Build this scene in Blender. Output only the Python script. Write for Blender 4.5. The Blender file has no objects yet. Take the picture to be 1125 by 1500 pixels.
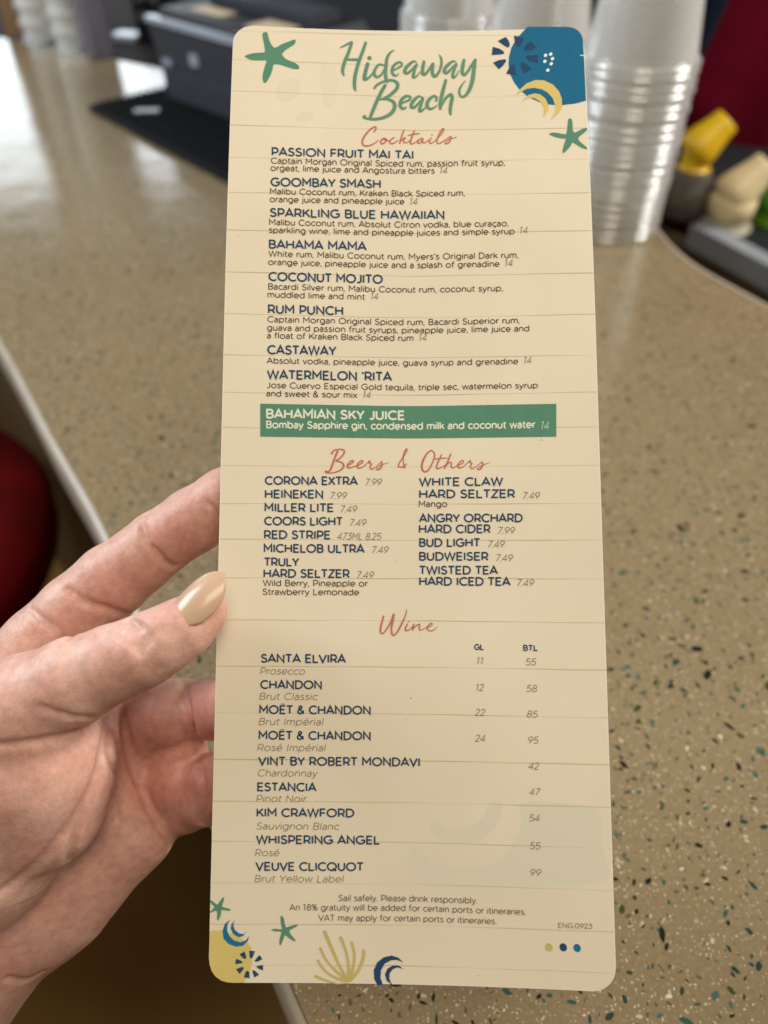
import bpy, bmesh, math, random
import numpy as np
from mathutils import Vector, Matrix, geometry

# ------------------------------------------------------------------ camera, world, lights
SC = bpy.context.scene
COL = SC.collection
F = 1110.0                      # focal length in photograph pixels (1125 x 1500)
CX, CY = 562.5, 750.0
H = 0.30                        # camera height above the counter top
PITCH = math.radians(45)
R_ = np.array((1.0, 0.0, 0.0))
U_ = np.array((0.0, math.sin(PITCH), math.cos(PITCH)))
N_ = np.array((0.0, math.cos(PITCH), -math.sin(PITCH)))
C0 = np.array((0.0, 0.0, H))

cam_data = bpy.data.cameras.new('camera')
cam = bpy.data.objects.new('camera', cam_data)
COL.objects.link(cam)
cam.location = (0, 0, H)
cam.rotation_euler = (math.pi / 2 - PITCH, 0, 0)
cam_data.sensor_fit = 'HORIZONTAL'
cam_data.sensor_width = 36.0
cam_data.lens = 36.0 * F / 1125.0
cam_data.clip_start = 0.01
cam_data.clip_end = 60
cam_data.dof.use_dof = True
cam_data.dof.focus_distance = 0.2150
cam_data.dof.aperture_fstop = 35.52 / 3.6
SC.camera = cam

world = bpy.data.worlds.new('World')
SC.world = world
world.use_nodes = True
bg = world.node_tree.nodes['Background']
bg.inputs[0].default_value = (1.0, 0.90, 0.76, 1)
bg.inputs[1].default_value = 0.11

def area(name, loc, target, sx, sy, power, color):
    d = bpy.data.lights.new(name, 'AREA')
    d.shape = 'RECTANGLE'; d.size = sx; d.size_y = sy
    d.energy = power; d.color = color
    o = bpy.data.objects.new(name, d); COL.objects.link(o)
    o.location = loc
    v = Vector(target) - Vector(loc)
    o.rotation_euler = v.to_track_quat('-Z', 'Y').to_euler()
    return o

area('daylight_opening', (-1.18, 2.30, 0.38), (-0.75, 0.60, 0.20), 1.45, 0.48, 10, (0.84, 0.93, 1.0))
area('daylight_side', (-1.25, 0.62, 0.92), (-0.12, 0.20, 0.20), 0.7, 0.7, 22, (0.86, 0.93, 1.0))
area('ceiling_light', (0.18, -0.12, 1.02), (0.0, 0.20, 0.15), 0.55, 0.40, 5.9, (1.0, 0.90, 0.745))
area('added_right_fill', (1.45, 0.70, 0.95), (0.25, 0.75, 0.05), 0.5, 0.6, 25, (1.0, 0.97, 0.92))  # added fill lamp with no known fixture, brightens the cups and jars

SC.view_settings.view_transform = 'Standard'
SC.view_settings.look = 'None'
SC.view_settings.exposure = 0
SC.view_settings.gamma = 1
SC.cycles.max_bounces = 10
SC.cycles.transparent_max_bounces = 64
SC.cycles.use_denoising = True

# ------------------------------------------------------------------ helpers
def w(p):                       # camera space (x right, y up, z away; metres) -> world
    p = np.asarray(p, float)
    return C0 + p[..., 0:1] * R_ + p[..., 1:2] * U_ + p[..., 2:3] * N_

def ray(px, py):
    d = np.array(((px - CX) / F, (CY - py) / F, 1.0))
    return d[0] * R_ + d[1] * U_ + d[2] * N_

def G(px, py, h=0.0):           # world point at height h seen along a photograph pixel
    d = ray(px, py); t = (h - H) / d[2]
    return C0 + t * d

def tag(o, label=None, cat=None, group=None, kind=None):
    if label: o['label'] = label
    if cat: o['category'] = cat
    if group: o['group'] = group
    if kind: o['kind'] = kind
    return o

def empty(name, loc, label, cat, group=None):
    o = bpy.data.objects.new(name, None)
    o.empty_display_size = 0.02
    COL.objects.link(o); o.location = loc
    return tag(o, label, cat, group)

def mesh(name, verts, faces, mat, parent=None, smooth=True):
    me = bpy.data.meshes.new(name)
    v = np.asarray(verts, float)
    if parent is not None:
        r = np.array(parent.location) if parent.parent is None else np.array(parent.location) + np.array(parent.parent.location)
        v = v - r
    me.from_pydata(v.tolist(), [], [tuple(int(i) for i in f) for f in faces])
    me.materials.append(mat)
    if smooth:
        me.polygons.foreach_set('use_smooth', [True] * len(me.polygons))
    me.update()
    o = bpy.data.objects.new(name, me); COL.objects.link(o)
    if parent is not None: o.parent = parent
    return o

def from_bm(name, bm, mat, parent=None, smooth=False, bevel=0.0, seg=3):
    if bevel > 0:
        es = [e for e in bm.edges if e.is_manifold and e.calc_face_angle(0) > 0.5]
        bmesh.ops.bevel(bm, geom=es, offset=bevel, segments=seg, profile=0.5, affect='EDGES')
    bmesh.ops.recalc_face_normals(bm, faces=bm.faces)
    bm.verts.ensure_lookup_table()
    o = mesh(name, [v.co[:] for v in bm.verts], [[v.index for v in f.verts] for f in bm.faces], mat, parent, False)
    bm.free()
    if smooth or bevel > 0:
        for p in o.data.polygons: p.use_smooth = True
        try: o.data.set_sharp_from_angle(angle=0.6)
        except Exception: pass
    return o

def prism(bm, poly, frame, z0, z1, top=None):
    """polygon in a local (x, y) frame, extruded from z0 to z1; top = optional other polygon for the upper end"""
    top = top or poly
    a = [bm.verts.new(frame @ Vector((x, y, z0))) for x, y in poly]
    b = [bm.verts.new(frame @ Vector((x, y, z1))) for x, y in top]
    n = len(a)
    bm.faces.new(a[::-1]); bm.faces.new(b)
    for i in range(n):
        bm.faces.new((a[i], a[(i + 1) % n], b[(i + 1) % n], b[i]))

def box(bm, frame, x0, x1, y0, y1, z0, z1):
    prism(bm, [(x0, y0), (x1, y0), (x1, y1), (x0, y1)], frame, z0, z1)

def lathe(profile, seg=40, center=(0, 0, 0), axis=None):
    """profile: list of (r, z); returns verts, faces"""
    v, f = [], []
    M = axis or Matrix.Identity(3)
    for r, z in profile:
        for k in range(seg):
            a = 2 * math.pi * k / seg
            p = M @ Vector((r * math.cos(a), r * math.sin(a), z))
            v.append((p[0] + center[0], p[1] + center[1], p[2] + center[2]))
    for i in range(len(profile) - 1):
        for k in range(seg):
            k2 = (k + 1) % seg
            f.append((i * seg + k, i * seg + k2, (i + 1) * seg + k2, (i + 1) * seg + k))
    return v, f

def tube(points, radii, seg=14, caps=True):
    v, f = [], []
    P = [Vector(p) for p in points]
    n = len(P)
    up = Vector((0.13, 0.2, 1)).normalized()
    for i, p in enumerate(P):
        t = (P[min(i + 1, n - 1)] - P[max(i - 1, 0)]).normalized()
        b = t.cross(up)
        if b.length < 1e-4: b = t.cross(Vector((1, 0, 0)))
        b.normalize(); c = b.cross(t)
        for k in range(seg):
            a = 2 * math.pi * k / seg
            v.append(tuple(p + radii[i] * (math.cos(a) * b + math.sin(a) * c)))
    for i in range(n - 1):
        for k in range(seg):
            k2 = (k + 1) % seg
            f.append((i * seg + k, i * seg + k2, (i + 1) * seg + k2, (i + 1) * seg + k))
    if caps:
        f.append(tuple(range(seg))[::-1]); f.append(tuple((n - 1) * seg + k for k in range(seg)))
    return v, f

def catmull(pts, sub=7, closed=False):
    P = np.asarray(pts, float); n = len(P); out = []
    rng = range(n) if closed else range(n - 1)
    for i in rng:
        if closed: p0, p1, p2, p3 = P[i - 1], P[i], P[(i + 1) % n], P[(i + 2) % n]
        else: p0, p1, p2, p3 = P[max(i - 1, 0)], P[i], P[i + 1], P[min(i + 2, n - 1)]
        for k in range(sub):
            t = k / sub
            out.append(0.5 * (2 * p1 + (p2 - p0) * t + (2 * p0 - 5 * p1 + 4 * p2 - p3) * t * t + (3 * p1 - p0 - 3 * p2 + p3) * t ** 3))
    if not closed: out.append(P[-1])
    return np.array(out)

# ------------------------------------------------------------------ materials
def mat(name, color, rough=0.5, spec=0.5, metal=0.0, noise=None, bump=None, alpha=1.0, sss=0.0, coat=0.0, trans=0.0):
    """noise = (scale, amount, colour2); bump = (scale, strength, distance)"""
    m = bpy.data.materials.new(name); m.use_nodes = True
    nt = m.node_tree; b = nt.nodes['Principled BSDF']
    b.inputs['Base Color'].default_value = (*color, 1)
    b.inputs['Roughness'].default_value = rough
    b.inputs['Specular IOR Level'].default_value = spec
    b.inputs['Metallic'].default_value = metal
    b.inputs['Alpha'].default_value = alpha
    b.inputs['Coat Weight'].default_value = coat
    b.inputs['Transmission Weight'].default_value = trans
    if noise or bump:
        tc = nt.nodes.new('ShaderNodeTexCoord')
    if noise:
        n = nt.nodes.new('ShaderNodeTexNoise'); n.inputs['Scale'].default_value = noise[0]; n.inputs['Detail'].default_value = 5
        nt.links.new(tc.outputs['Object'], n.inputs['Vector'])
        r = nt.nodes.new('ShaderNodeMapRange'); r.inputs[1].default_value = 0.3; r.inputs[2].default_value = 0.7
        r.inputs[4].default_value = noise[1]
        nt.links.new(n.outputs['Fac'], r.inputs[0])
        mx = nt.nodes.new('ShaderNodeMix'); mx.data_type = 'RGBA'
        mx.inputs[6].default_value = (*color, 1); mx.inputs[7].default_value = (*noise[2], 1)
        nt.links.new(r.outputs[0], mx.inputs[0])
        nt.links.new(mx.outputs[2], b.inputs['Base Color'])
    if bump:
        n2 = nt.nodes.new('ShaderNodeTexNoise'); n2.inputs['Scale'].default_value = bump[0]; n2.inputs['Detail'].default_value = 4
        nt.links.new(tc.outputs['Object'], n2.inputs['Vector'])
        bp = nt.nodes.new('ShaderNodeBump'); bp.inputs['Strength'].default_value = bump[1]; bp.inputs['Distance'].default_value = bump[2]
        nt.links.new(n2.outputs['Fac'], bp.inputs['Height'])
        nt.links.new(bp.outputs[0], b.inputs['Normal'])
    return m

def terrazzo(name, base, base2, rough):
    m = bpy.data.materials.new(name); m.use_nodes = True
    nt = m.node_tree; L = nt.links.new; N = nt.nodes.new
    b = nt.nodes['Principled BSDF']
    b.inputs['Roughness'].default_value = rough
    tc = N('ShaderNodeTexCoord')
    def mth(op, a, bb=None, c=None, clamp=False):
        n = N('ShaderNodeMath'); n.operation = op; n.use_clamp = clamp
        for i, x in enumerate((a, bb, c)):
            if x is None: continue
            if isinstance(x, (int, float)): n.inputs[i].default_value = x
            else: L(x, n.inputs[i])
        return n.outputs[0]
    def mixc(fac, c1, c2):
        n = N('ShaderNodeMix'); n.data_type = 'RGBA'
        if isinstance(fac, float): n.inputs[0].default_value = fac
        else: L(fac, n.inputs[0])
        for i, x in ((6, c1), (7, c2)):
            if isinstance(x, tuple): n.inputs[i].default_value = (*x, 1)
            else: L(x, n.inputs[i])
        return n.outputs[2]
    n1 = N('ShaderNodeTexNoise'); n1.inputs['Scale'].default_value = 9; n1.inputs['Detail'].default_value = 6
    L(tc.outputs['Object'], n1.inputs['Vector'])
    n2 = N('ShaderNodeTexNoise'); n2.inputs['Scale'].default_value = 600; n2.inputs['Detail'].default_value = 3
    L(tc.outputs['Object'], n2.inputs['Vector'])
    f1 = mth('MULTIPLY_ADD', n1.outputs['Fac'], 1.1, -0.1, True)
    f2 = mth('MULTIPLY_ADD', n2.outputs['Fac'], 2.4, -0.7, True)
    col = mixc(mth('MULTIPLY_ADD', f2, 0.6, mth('MULTIPLY', f1, 0.4)), base2, base)
    def chips(col, size, density, dims, stretch, ramp, seed):
        """shards of random turn inside voronoi cells of the given size"""
        sc = N('ShaderNodeVectorMath'); sc.operation = 'MULTIPLY_ADD'
        L(tc.outputs['Object'], sc.inputs[0]); sc.inputs[1].default_value = (1 / size,) * 3; sc.inputs[2].default_value = (seed, seed * 1.7, 0.13 * seed)
        v = N('ShaderNodeTexVoronoi'); v.voronoi_dimensions = '2D'; v.inputs['Scale'].default_value = 1.0
        L(sc.outputs[0], v.inputs['Vector'])
        d = N('ShaderNodeVectorMath'); d.operation = 'SUBTRACT'
        L(sc.outputs[0], d.inputs[0]); L(v.outputs['Position'], d.inputs[1])
        sp = N('ShaderNodeSeparateColor'); L(v.outputs['Color'], sp.inputs[0])
        rnd, rnd2, rnd3 = sp.outputs[0], sp.outputs[1], sp.outputs[2]
        ang = mth('MULTIPLY', rnd2, 6.283)
        ro = N('ShaderNodeVectorRotate'); ro.rotation_type = 'Z_AXIS'
        L(d.outputs[0], ro.inputs['Vector']); L(ang, ro.inputs['Angle'])
        sx = N('ShaderNodeSeparateXYZ'); L(ro.outputs[0], sx.inputs[0])
        x, y = sx.outputs[0], sx.outputs[1]
        wob = N('ShaderNodeTexNoise'); wob.inputs['Scale'].default_value = 3.5; wob.inputs['Detail'].default_value = 2
        L(sc.outputs[0], wob.inputs['Vector'])
        wv = mth('MULTIPLY_ADD', wob.outputs['Fac'], 0.22, -0.11)
        sz = mth('MULTIPLY_ADD', rnd3, 0.75, 0.35)
        thin = mth('MULTIPLY_ADD', mth('FRACT', mth('MULTIPLY', rnd, 37.7)), stretch, 0.28)
        ax = mth('DIVIDE', mth('ABSOLUTE', mth('ADD', x, wv)), mth('MULTIPLY', sz, dims))
        ay = mth('DIVIDE', mth('ABSOLUTE', mth('ADD', y, mth('MULTIPLY', x, 0.35))), mth('MULTIPLY', mth('MULTIPLY', sz, dims), thin))
        dg = mth('MULTIPLY', mth('ADD', ax, ay), 0.78)
        dist = mth('MAXIMUM', mth('MAXIMUM', ax, ay), dg)
        ins = mth('LESS_THAN', dist, 1.0)
        on = mth('LESS_THAN', rnd, density)
        fac = mth('MULTIPLY', ins, on)
        cr = N('ShaderNodeValToRGB'); cr.color_ramp.interpolation = 'CONSTANT'
        L(mth('FRACT', mth('MULTIPLY', rnd3, 13.3)), cr.inputs[0])
        el = cr.color_ramp.elements
        while len(el) < len(ramp): el.new(0.5)
        for e, (pos, c) in zip(el, ramp): e.position = pos; e.color = (*c, 1)
        return mixc(fac, col, cr.outputs[0]), fac
    white = [(0, (0.50, 0.41, 0.28)), (0.4, (0.38, 0.30, 0.19)), (0.84, (0.62, 0.54, 0.41))]
    brown = [(0, (0.13, 0.085, 0.04)), (0.5, (0.20, 0.14, 0.07)), (0.8, (0.10, 0.07, 0.04))]
    dark = [(0, (0.012, 0.014, 0.010)), (0.34, (0.016, 0.045, 0.036)), (0.56, (0.03, 0.085, 0.066)), (0.74, (0.040, 0.060, 0.018)), (0.88, (0.055, 0.115, 0.10))]
    col, _ = chips(col, 0.0016, 0.46, 0.30, 0.6, white, 3.1)
    col, _ = chips(col, 0.0040, 0.20, 0.26, 0.5, white, 11.7)
    col, _ = chips(col, 0.0040, 0.22, 0.26, 0.5, brown, 5.9)
    col, _ = chips(col, 0.0036, 0.24, 0.27, 0.5, dark, 4.4)
    col, fa = chips(col, 0.0062, 0.56, 0.25, 0.5, dark, 1.3)
    col, fb = chips(col, 0.0120, 0.30, 0.22, 0.35, dark, 7.7)
    L(col, b.inputs['Base Color'])
    n3 = N('ShaderNodeTexNoise'); n3.inputs['Scale'].default_value = 14; n3.inputs['Detail'].default_value = 2
    L(tc.outputs['Object'], n3.inputs['Vector'])
    bp = N('ShaderNodeBump'); bp.inputs['Strength'].default_value = 0.08; bp.inputs['Distance'].default_value = 0.01
    L(n3.outputs['Fac'], bp.inputs['Height']); L(bp.outputs[0], b.inputs['Normal'])
    n4 = N('ShaderNodeTexNoise'); n4.inputs['Scale'].default_value = 22; n4.inputs['Detail'].default_value = 6
    L(tc.outputs['Object'], n4.inputs['Vector'])
    L(mth('MULTIPLY_ADD', n4.outputs['Fac'], 0.16, rough - 0.08), b.inputs['Roughness'])
    return m

def skin_mat():
    m = bpy.data.materials.new('skin'); m.use_nodes = True
    nt = m.node_tree; L = nt.links.new; N = nt.nodes.new
    b = nt.nodes['Principled BSDF']
    tc = N('ShaderNodeTexCoord')
    at = N('ShaderNodeAttribute'); at.attribute_name = 'flush_shade'
    n1 = N('ShaderNodeTexNoise'); n1.inputs['Scale'].default_value = 75; n1.inputs['Detail'].default_value = 5
    L(tc.outputs['Object'], n1.inputs['Vector'])
    n2 = N('ShaderNodeTexNoise'); n2.inputs['Scale'].default_value = 420; n2.inputs['Detail'].default_value = 3
    L(tc.outputs['Object'], n2.inputs['Vector'])
    def mth(op, a, bb, c=None):
        n = N('ShaderNodeMath'); n.operation = op; n.use_clamp = True
        for i, x in enumerate((a, bb, c)):
            if x is None: continue
            if isinstance(x, (int, float)): n.inputs[i].default_value = x
            else: L(x, n.inputs[i])
        return n.outputs[0]
    blot = mth('MULTIPLY_ADD', n1.outputs['Fac'], 2.6, -0.85)
    mx = N('ShaderNodeMix'); mx.data_type = 'RGBA'
    mx.inputs[6].default_value = (0.74, 0.475, 0.375, 1)
    mx.inputs[7].default_value = (0.65, 0.335, 0.265, 1)
    L(blot, mx.inputs[0])
    mx2 = N('ShaderNodeMix'); mx2.data_type = 'RGBA'
    L(at.outputs['Fac'], mx2.inputs[0]); L(mx.outputs[2], mx2.inputs[6])
    mx2.inputs[7].default_value = (0.56, 0.225, 0.165, 1)
    mx3 = N('ShaderNodeMix'); mx3.data_type = 'RGBA'; mx3.blend_type = 'MULTIPLY'
    mx3.inputs[0].default_value = 1.0
    L(mx2.outputs[2], mx3.inputs[6])
    cr = N('ShaderNodeMapRange'); cr.inputs[1].default_value = 0.3; cr.inputs[2].default_value = 0.7; cr.inputs[3].default_value = 0.86; cr.inputs[4].default_value = 1.08
    L(n2.outputs['Fac'], cr.inputs[0])
    cc = N('ShaderNodeCombineColor'); [L(cr.outputs[0], cc.inputs[i]) for i in range(3)]
    L(cc.outputs[0], mx3.inputs[7])
    L(mx3.outputs[2], b.inputs['Base Color'])
    b.inputs['Roughness'].default_value = 0.47
    b.inputs['Specular IOR Level'].default_value = 0.45
    b.inputs['Subsurface Weight'].default_value = 0.5
    b.inputs['Subsurface Radius'].default_value = (1.0, 0.35, 0.18)
    b.inputs['Subsurface Scale'].default_value = 0.0028
    v = N('ShaderNodeTexVoronoi'); v.feature = 'DISTANCE_TO_EDGE'; v.inputs['Scale'].default_value = 900
    mp = N('ShaderNodeMapping'); mp.inputs['Scale'].default_value = (1.0, 0.45, 1.0); mp.inputs['Rotation'].default_value = (0.3, 0.5, 0.7)
    L(tc.outputs['Object'], mp.inputs[0]); 
    nw = N('ShaderNodeTexNoise'); nw.inputs['Scale'].default_value = 160
    L(tc.outputs['Object'], nw.inputs['Vector'])
    vm = N('ShaderNodeVectorMath'); vm.operation = 'MULTIPLY_ADD'; vm.inputs[1].default_value = (0.003,) * 3
    L(nw.outputs['Color'], vm.inputs[0]); L(mp.outputs[0], vm.inputs[2])
    L(vm.outputs[0], v.inputs['Vector'])
    r = N('ShaderNodeMapRange'); r.inputs[2].default_value = 0.25
    L(v.outputs['Distance'], r.inputs[0])
    b1 = N('ShaderNodeBump'); b1.inputs['Strength'].default_value = 0.24; b1.inputs['Distance'].default_value = 0.00016
    L(r.outputs[0], b1.inputs['Height'])
    b2 = N('ShaderNodeBump'); b2.inputs['Strength'].default_value = 0.15; b2.inputs['Distance'].default_value = 0.0009
    n5 = N('ShaderNodeTexNoise'); n5.inputs['Scale'].default_value = 260; n5.inputs['Detail'].default_value = 4
    L(tc.outputs['Object'], n5.inputs['Vector'])
    L(n5.outputs['Fac'], b2.inputs['Height']); L(b1.outputs[0], b2.inputs['Normal'])
    L(b2.outputs[0], b.inputs['Normal'])
    return m

M_TER = terrazzo('terrazzo', (0.268, 0.202, 0.112), (0.196, 0.145, 0.078), 0.17)
M_EDGE = mat('edge_lit_terrazzo', (0.42, 0.37, 0.30), 0.35, noise=(60, 0.6, (0.33, 0.27, 0.20)))  # paler than the countertop terrazzo: light on the edge put into the colour
M_APRON = mat('apron_board', (0.30, 0.26, 0.22), 0.5, noise=(70, 1.0, (0.07, 0.05, 0.035)))
M_PANEL = mat('front_panel_wood', (0.11, 0.066, 0.026), 0.55, noise=(8, 0.5, (0.08, 0.045, 0.018)))
M_FLOOR = mat('floor_brown', (0.25, 0.130, 0.034), 0.8, 0.1, noise=(5, 0.6, (0.19, 0.095, 0.024)))
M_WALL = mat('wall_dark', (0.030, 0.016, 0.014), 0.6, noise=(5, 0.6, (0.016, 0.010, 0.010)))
M_SKIN = skin_mat()
M_NAIL = mat('nail_polish', (0.58, 0.385, 0.245), 0.30, 0.45, coat=0.2)
M_CARD_EDGE = mat('card_edge', (0.80, 0.74, 0.62), 0.6)
def card_mat():
    m = mat('card_stock', (0.77, 0.675, 0.505), 0.60, 0.15, noise=(24, 0.8, (0.71, 0.61, 0.445)), bump=(900, 0.05, 0.0002))
    return m
M_CARD = card_mat()
def ink(name, c, rough=0.6, noise=None):
    return mat('ink_' + name, c, max(rough, 0.55), 0.10, noise=noise)
I_NAVY = ink('navy', (0.020, 0.058, 0.112))
I_NAVY2 = ink('deep_navy', (0.022, 0.062, 0.130))
I_BROWN = ink('brown', (0.085, 0.056, 0.036))
I_GREY = ink('grey', (0.235, 0.180, 0.120))
I_GREEN = ink('sea_green', (0.090, 0.240, 0.155), noise=(120, 0.5, (0.110, 0.262, 0.172)))
I_GREENL = ink('letter_green', (0.108, 0.250, 0.160), noise=(160, 0.6, (0.155, 0.280, 0.165)))
I_BAND = ink('band_green', (0.085, 0.225, 0.140), 0.42, noise=(300, 0.5, (0.110, 0.250, 0.160)))
I_RED = ink('coral_red', (0.49, 0.125, 0.072), noise=(200, 0.6, (0.55, 0.20, 0.12)))
I_BLUE = ink('ocean_blue', (0.012, 0.125, 0.235), 0.42, noise=(240, 0.4, (0.02, 0.14, 0.25)))
I_BLUE2 = ink('wave_blue', (0.016, 0.155, 0.285))
I_YEL = ink('sand_yellow', (0.66, 0.51, 0.165), noise=(200, 0.5, (0.60, 0.47, 0.15)))
I_YEL2 = ink('pale_yellow', (0.56, 0.44, 0.150), noise=(160, 0.6, (0.50, 0.40, 0.145)))
I_WHITE = ink('white', (0.82, 0.80, 0.72))
I_CREAM = ink('cream', (0.74, 0.72, 0.56))
I_CREAM2 = ink('pale_cream', (0.50, 0.56, 0.40))
I_PLANK = ink('plank_line', (0.50, 0.385, 0.235), noise=(90, 0.8, (0.60, 0.48, 0.31)))
I_GHOST = ink('ghost_green', (0.685, 0.625, 0.468))
I_GHOST2 = ink('ghost_grey', (0.715, 0.625, 0.462))

# ------------------------------------------------------------------ the bar counter and the place around it
def slab(name, poly, z0, z1, m, parent, bevel):
    bm = bmesh.new()
    prism(bm, poly, Matrix.Identity(4), z0, z1)
    return from_bm(name, bm, m, parent, bevel=bevel, seg=4)
GZ = -1.05
bm = bmesh.new(); box(bm, Matrix.Identity(4), -6, 6, -4, 6, GZ - 0.05, GZ)
tag(from_bm('floor', bm, M_FLOOR), 'dark floor in shade below the bar counter', 'floor', kind='structure')
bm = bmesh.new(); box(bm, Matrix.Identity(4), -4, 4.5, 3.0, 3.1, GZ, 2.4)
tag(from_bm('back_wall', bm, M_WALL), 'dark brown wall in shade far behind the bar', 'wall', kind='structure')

front = [(0.12, -0.30), (0.02, -0.04), (-0.0353, 0.0639), (-0.093, 0.168), (-0.154, 0.279), (-0.21, 0.363), (-0.271, 0.457), (-0.36, 0.585), (-0.47, 0.735), (-0.62, 0.93), (-0.80, 1.15), (-1.05, 1.42)]
back = [(-0.92, 1.52), (-0.575, 1.305), (-0.276, 1.132), (-0.05, 0.985), (0.10, 0.895), (0.185, 0.82), (0.232, 0.72), (0.244, 0.665), (0.256, 0.600), (0.296, 0.526), (0.42, 0.32), (0.56, 0.05), (0.70, -0.25)]
front = [tuple(q) for q in catmull(front, 4)]; back = [tuple(q) for q in catmull(back, 4)]
CTR = empty('bar_counter', (0.0, 0.45, -0.03), 'speckled brown terrazzo bar counter under the menu, rounded edge paled for the light on it', 'bar counter')
def inset(line, d):             # shift a polyline sideways (positive = towards the counter's middle for the front line)
    P = np.asarray(line); t = np.gradient(P, axis=0); t /= np.linalg.norm(t, axis=1)[:, None]
    return [tuple(q) for q in P + np.stack([t[:, 1], -t[:, 0]], 1) * d]
top_poly = inset(front, 0.0057) + inset(back, 0.003)
slab('countertop', top_poly, -0.030, 0.0, M_TER, CTR, 0.003)
def strip(name, line, prof, m, parent):
    """sweep a small profile (offset, z) along a plan polyline"""
    V, Fc = [], []
    P = np.asarray(line); t = np.gradient(P, axis=0); t /= np.linalg.norm(t, axis=1)[:, None]
    nn = np.stack([t[:, 1], -t[:, 0]], 1); n = len(prof)
    for i in range(len(P)):
        for o, z in prof: V.append((P[i, 0] + nn[i, 0] * o, P[i, 1] + nn[i, 1] * o, z))
    for i in range(len(P) - 1):
        for k in range(n):
            k2 = (k + 1) % n
            Fc.append((i * n + k, i * n + k2, (i + 1) * n + k2, (i + 1) * n + k))
    Fc.append(tuple(range(n))); Fc.append(tuple((len(P) - 1) * n + k for k in range(n))[::-1])
    o = mesh(name, V, Fc, m, parent, True)
    try: o.data.set_sharp_from_angle(angle=0.7)
    except Exception: pass
    return o
strip('edge_trim', front, [(0.0055, -0.0005), (0.003, -0.0006), (0.0010, -0.0020), (0.0, -0.005), (0.0, -0.036), (0.0012, -0.039), (0.004, -0.0405), (0.0055, -0.0405)], M_EDGE, CTR)
strip('edge_trim', back, [(-0.0005, -0.0005), (0.0025, -0.0005), (0.0025, -0.031), (-0.0005, -0.031)], M_EDGE, CTR)
strip('apron', front, [(0.010, -0.0412), (0.030, -0.0412), (0.030, -0.085), (0.010, -0.085)], M_APRON, CTR)
strip('front_panel', front, [(0.045, -0.0312), (0.065, -0.0312), (0.065, GZ + 0.005), (0.045, GZ + 0.005)], M_PANEL, CTR)
strip('back_panel', back, [(0.02, -0.032), (0.04, -0.032), (0.04, GZ + 0.005), (0.02, GZ + 0.005)], M_PANEL, CTR)

# ---- receipt printer on its black bar mat
M_PRN = mat('printer_grey', (0.040, 0.044, 0.054), 0.5, 0.3, noise=(40, 0.3, (0.034, 0.037, 0.046)))
M_PRN2 = mat('printer_dark', (0.016, 0.018, 0.021), 0.5, 0.25)
M_PRN3 = mat('printer_trim', (0.30, 0.34, 0.40), 0.32)
M_TAN = mat('sticker_tan', (0.50, 0.40, 0.27), 0.6)
M_RUB = mat('mat_rubber', (0.008, 0.009, 0.011), 0.8, 0.2, bump=(300, 0.6, 0.002))
def frame(loc, ang): return Matrix.Translation(Vector(loc)) @ Matrix.Rotation(ang, 4, 'Z')
dirx = math.atan2(-0.742, 0.67)
MATF = frame((-0.350, 0.974, 0.0), dirx)
MT = empty('bar_mat', (-0.20, 0.90, 0.0), 'black rubber bar mat with raised nubs beneath the grey printer', 'bar mat')
bm = bmesh.new(); box(bm, MATF, 0, 0.46, 0, 0.15, 0.0005, 0.006); from_bm('mat_base', bm, M_RUB, MT, bevel=0.0015)
bm = bmesh.new()
for i in range(44):
    for j in range(14):
        x, y = 0.009 + i * 0.0101, 0.009 + j * 0.0101
        prism(bm, [(x + 0.0030 * math.cos(a), y + 0.0030 * math.sin(a)) for a in np.linspace(0, 2 * math.pi, 9)[:-1]], MATF, 0.0055, 0.0105, [(x + 0.0022 * math.cos(a), y + 0.0022 * math.sin(a)) for a in np.linspace(0, 2 * math.pi, 9)[:-1]])
from_bm('nubs', bm, M_RUB, MT)
PF = frame((-0.262, 1.015, 0.0110), dirx + 0.10)
gp = G(218, 178)
bm = bmesh.new(); box(bm, frame((gp[0], gp[1], 0), dirx + 0.9), -0.014, 0.014, -0.005, 0.005, 0.0105, 0.0125); from_bm('label_plate', bm, mat('plate_grey', (0.32, 0.33, 0.34), 0.4), MT, bevel=0.0005)
PRN = empty('receipt_printer', (-0.20, 0.95, 0.011), 'grey boxy receipt printer with a tan sticker on its lid', 'printer')
bm = bmesh.new()
prism(bm, [(0.0, 0.0), (0.22, 0.0), (0.22, 0.135), (0.0, 0.135)], PF, 0.0, 0.070, [(-0.012, -0.004), (0.22, -0.004), (0.22, 0.135), (-0.012, 0.135)])
from_bm('body', bm, M_PRN, PRN, bevel=0.005)
bm = bmesh.new()
prism(bm, [(0.02, -0.016), (0.21, -0.016), (0.21, -0.002), (0.02, -0.002)], PF, 0.0, 0.028)
from_bm('front_foot', bm, M_PRN, PRN, bevel=0.003)
bm = bmesh.new()
box(bm, PF, -0.013, 0.217, -0.0065, 0.004, 0.0715, 0.0770)
from_bm('front_lip', bm, M_PRN3, PRN, bevel=0.002)
bm = bmesh.new()
M3 = PF @ Matrix.Translation((0, 0.005, 0.0715))
prism(bm, [(-0.010, 0.0), (0.216, 0.0), (0.216, 0.125), (-0.010, 0.125)], M3, 0.0, 0.012, [(-0.004, 0.006), (0.210, 0.006), (0.210, 0.120), (-0.004, 0.120)])
lid = from_bm('lid', bm, M_PRN2, PRN, bevel=0.003)
bm = bmesh.new(); box(bm, M3, 0.030, 0.085, 0.022, 0.046, 0.0122, 0.0128); s = from_bm('sticker', bm, M_TAN, PRN)
bm = bmesh.new(); box(bm, M3, 0.02, 0.19, 0.060, 0.105, 0.0121, 0.022); s = from_bm('roll_cover', bm, M_PRN, PRN, bevel=0.004)
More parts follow.
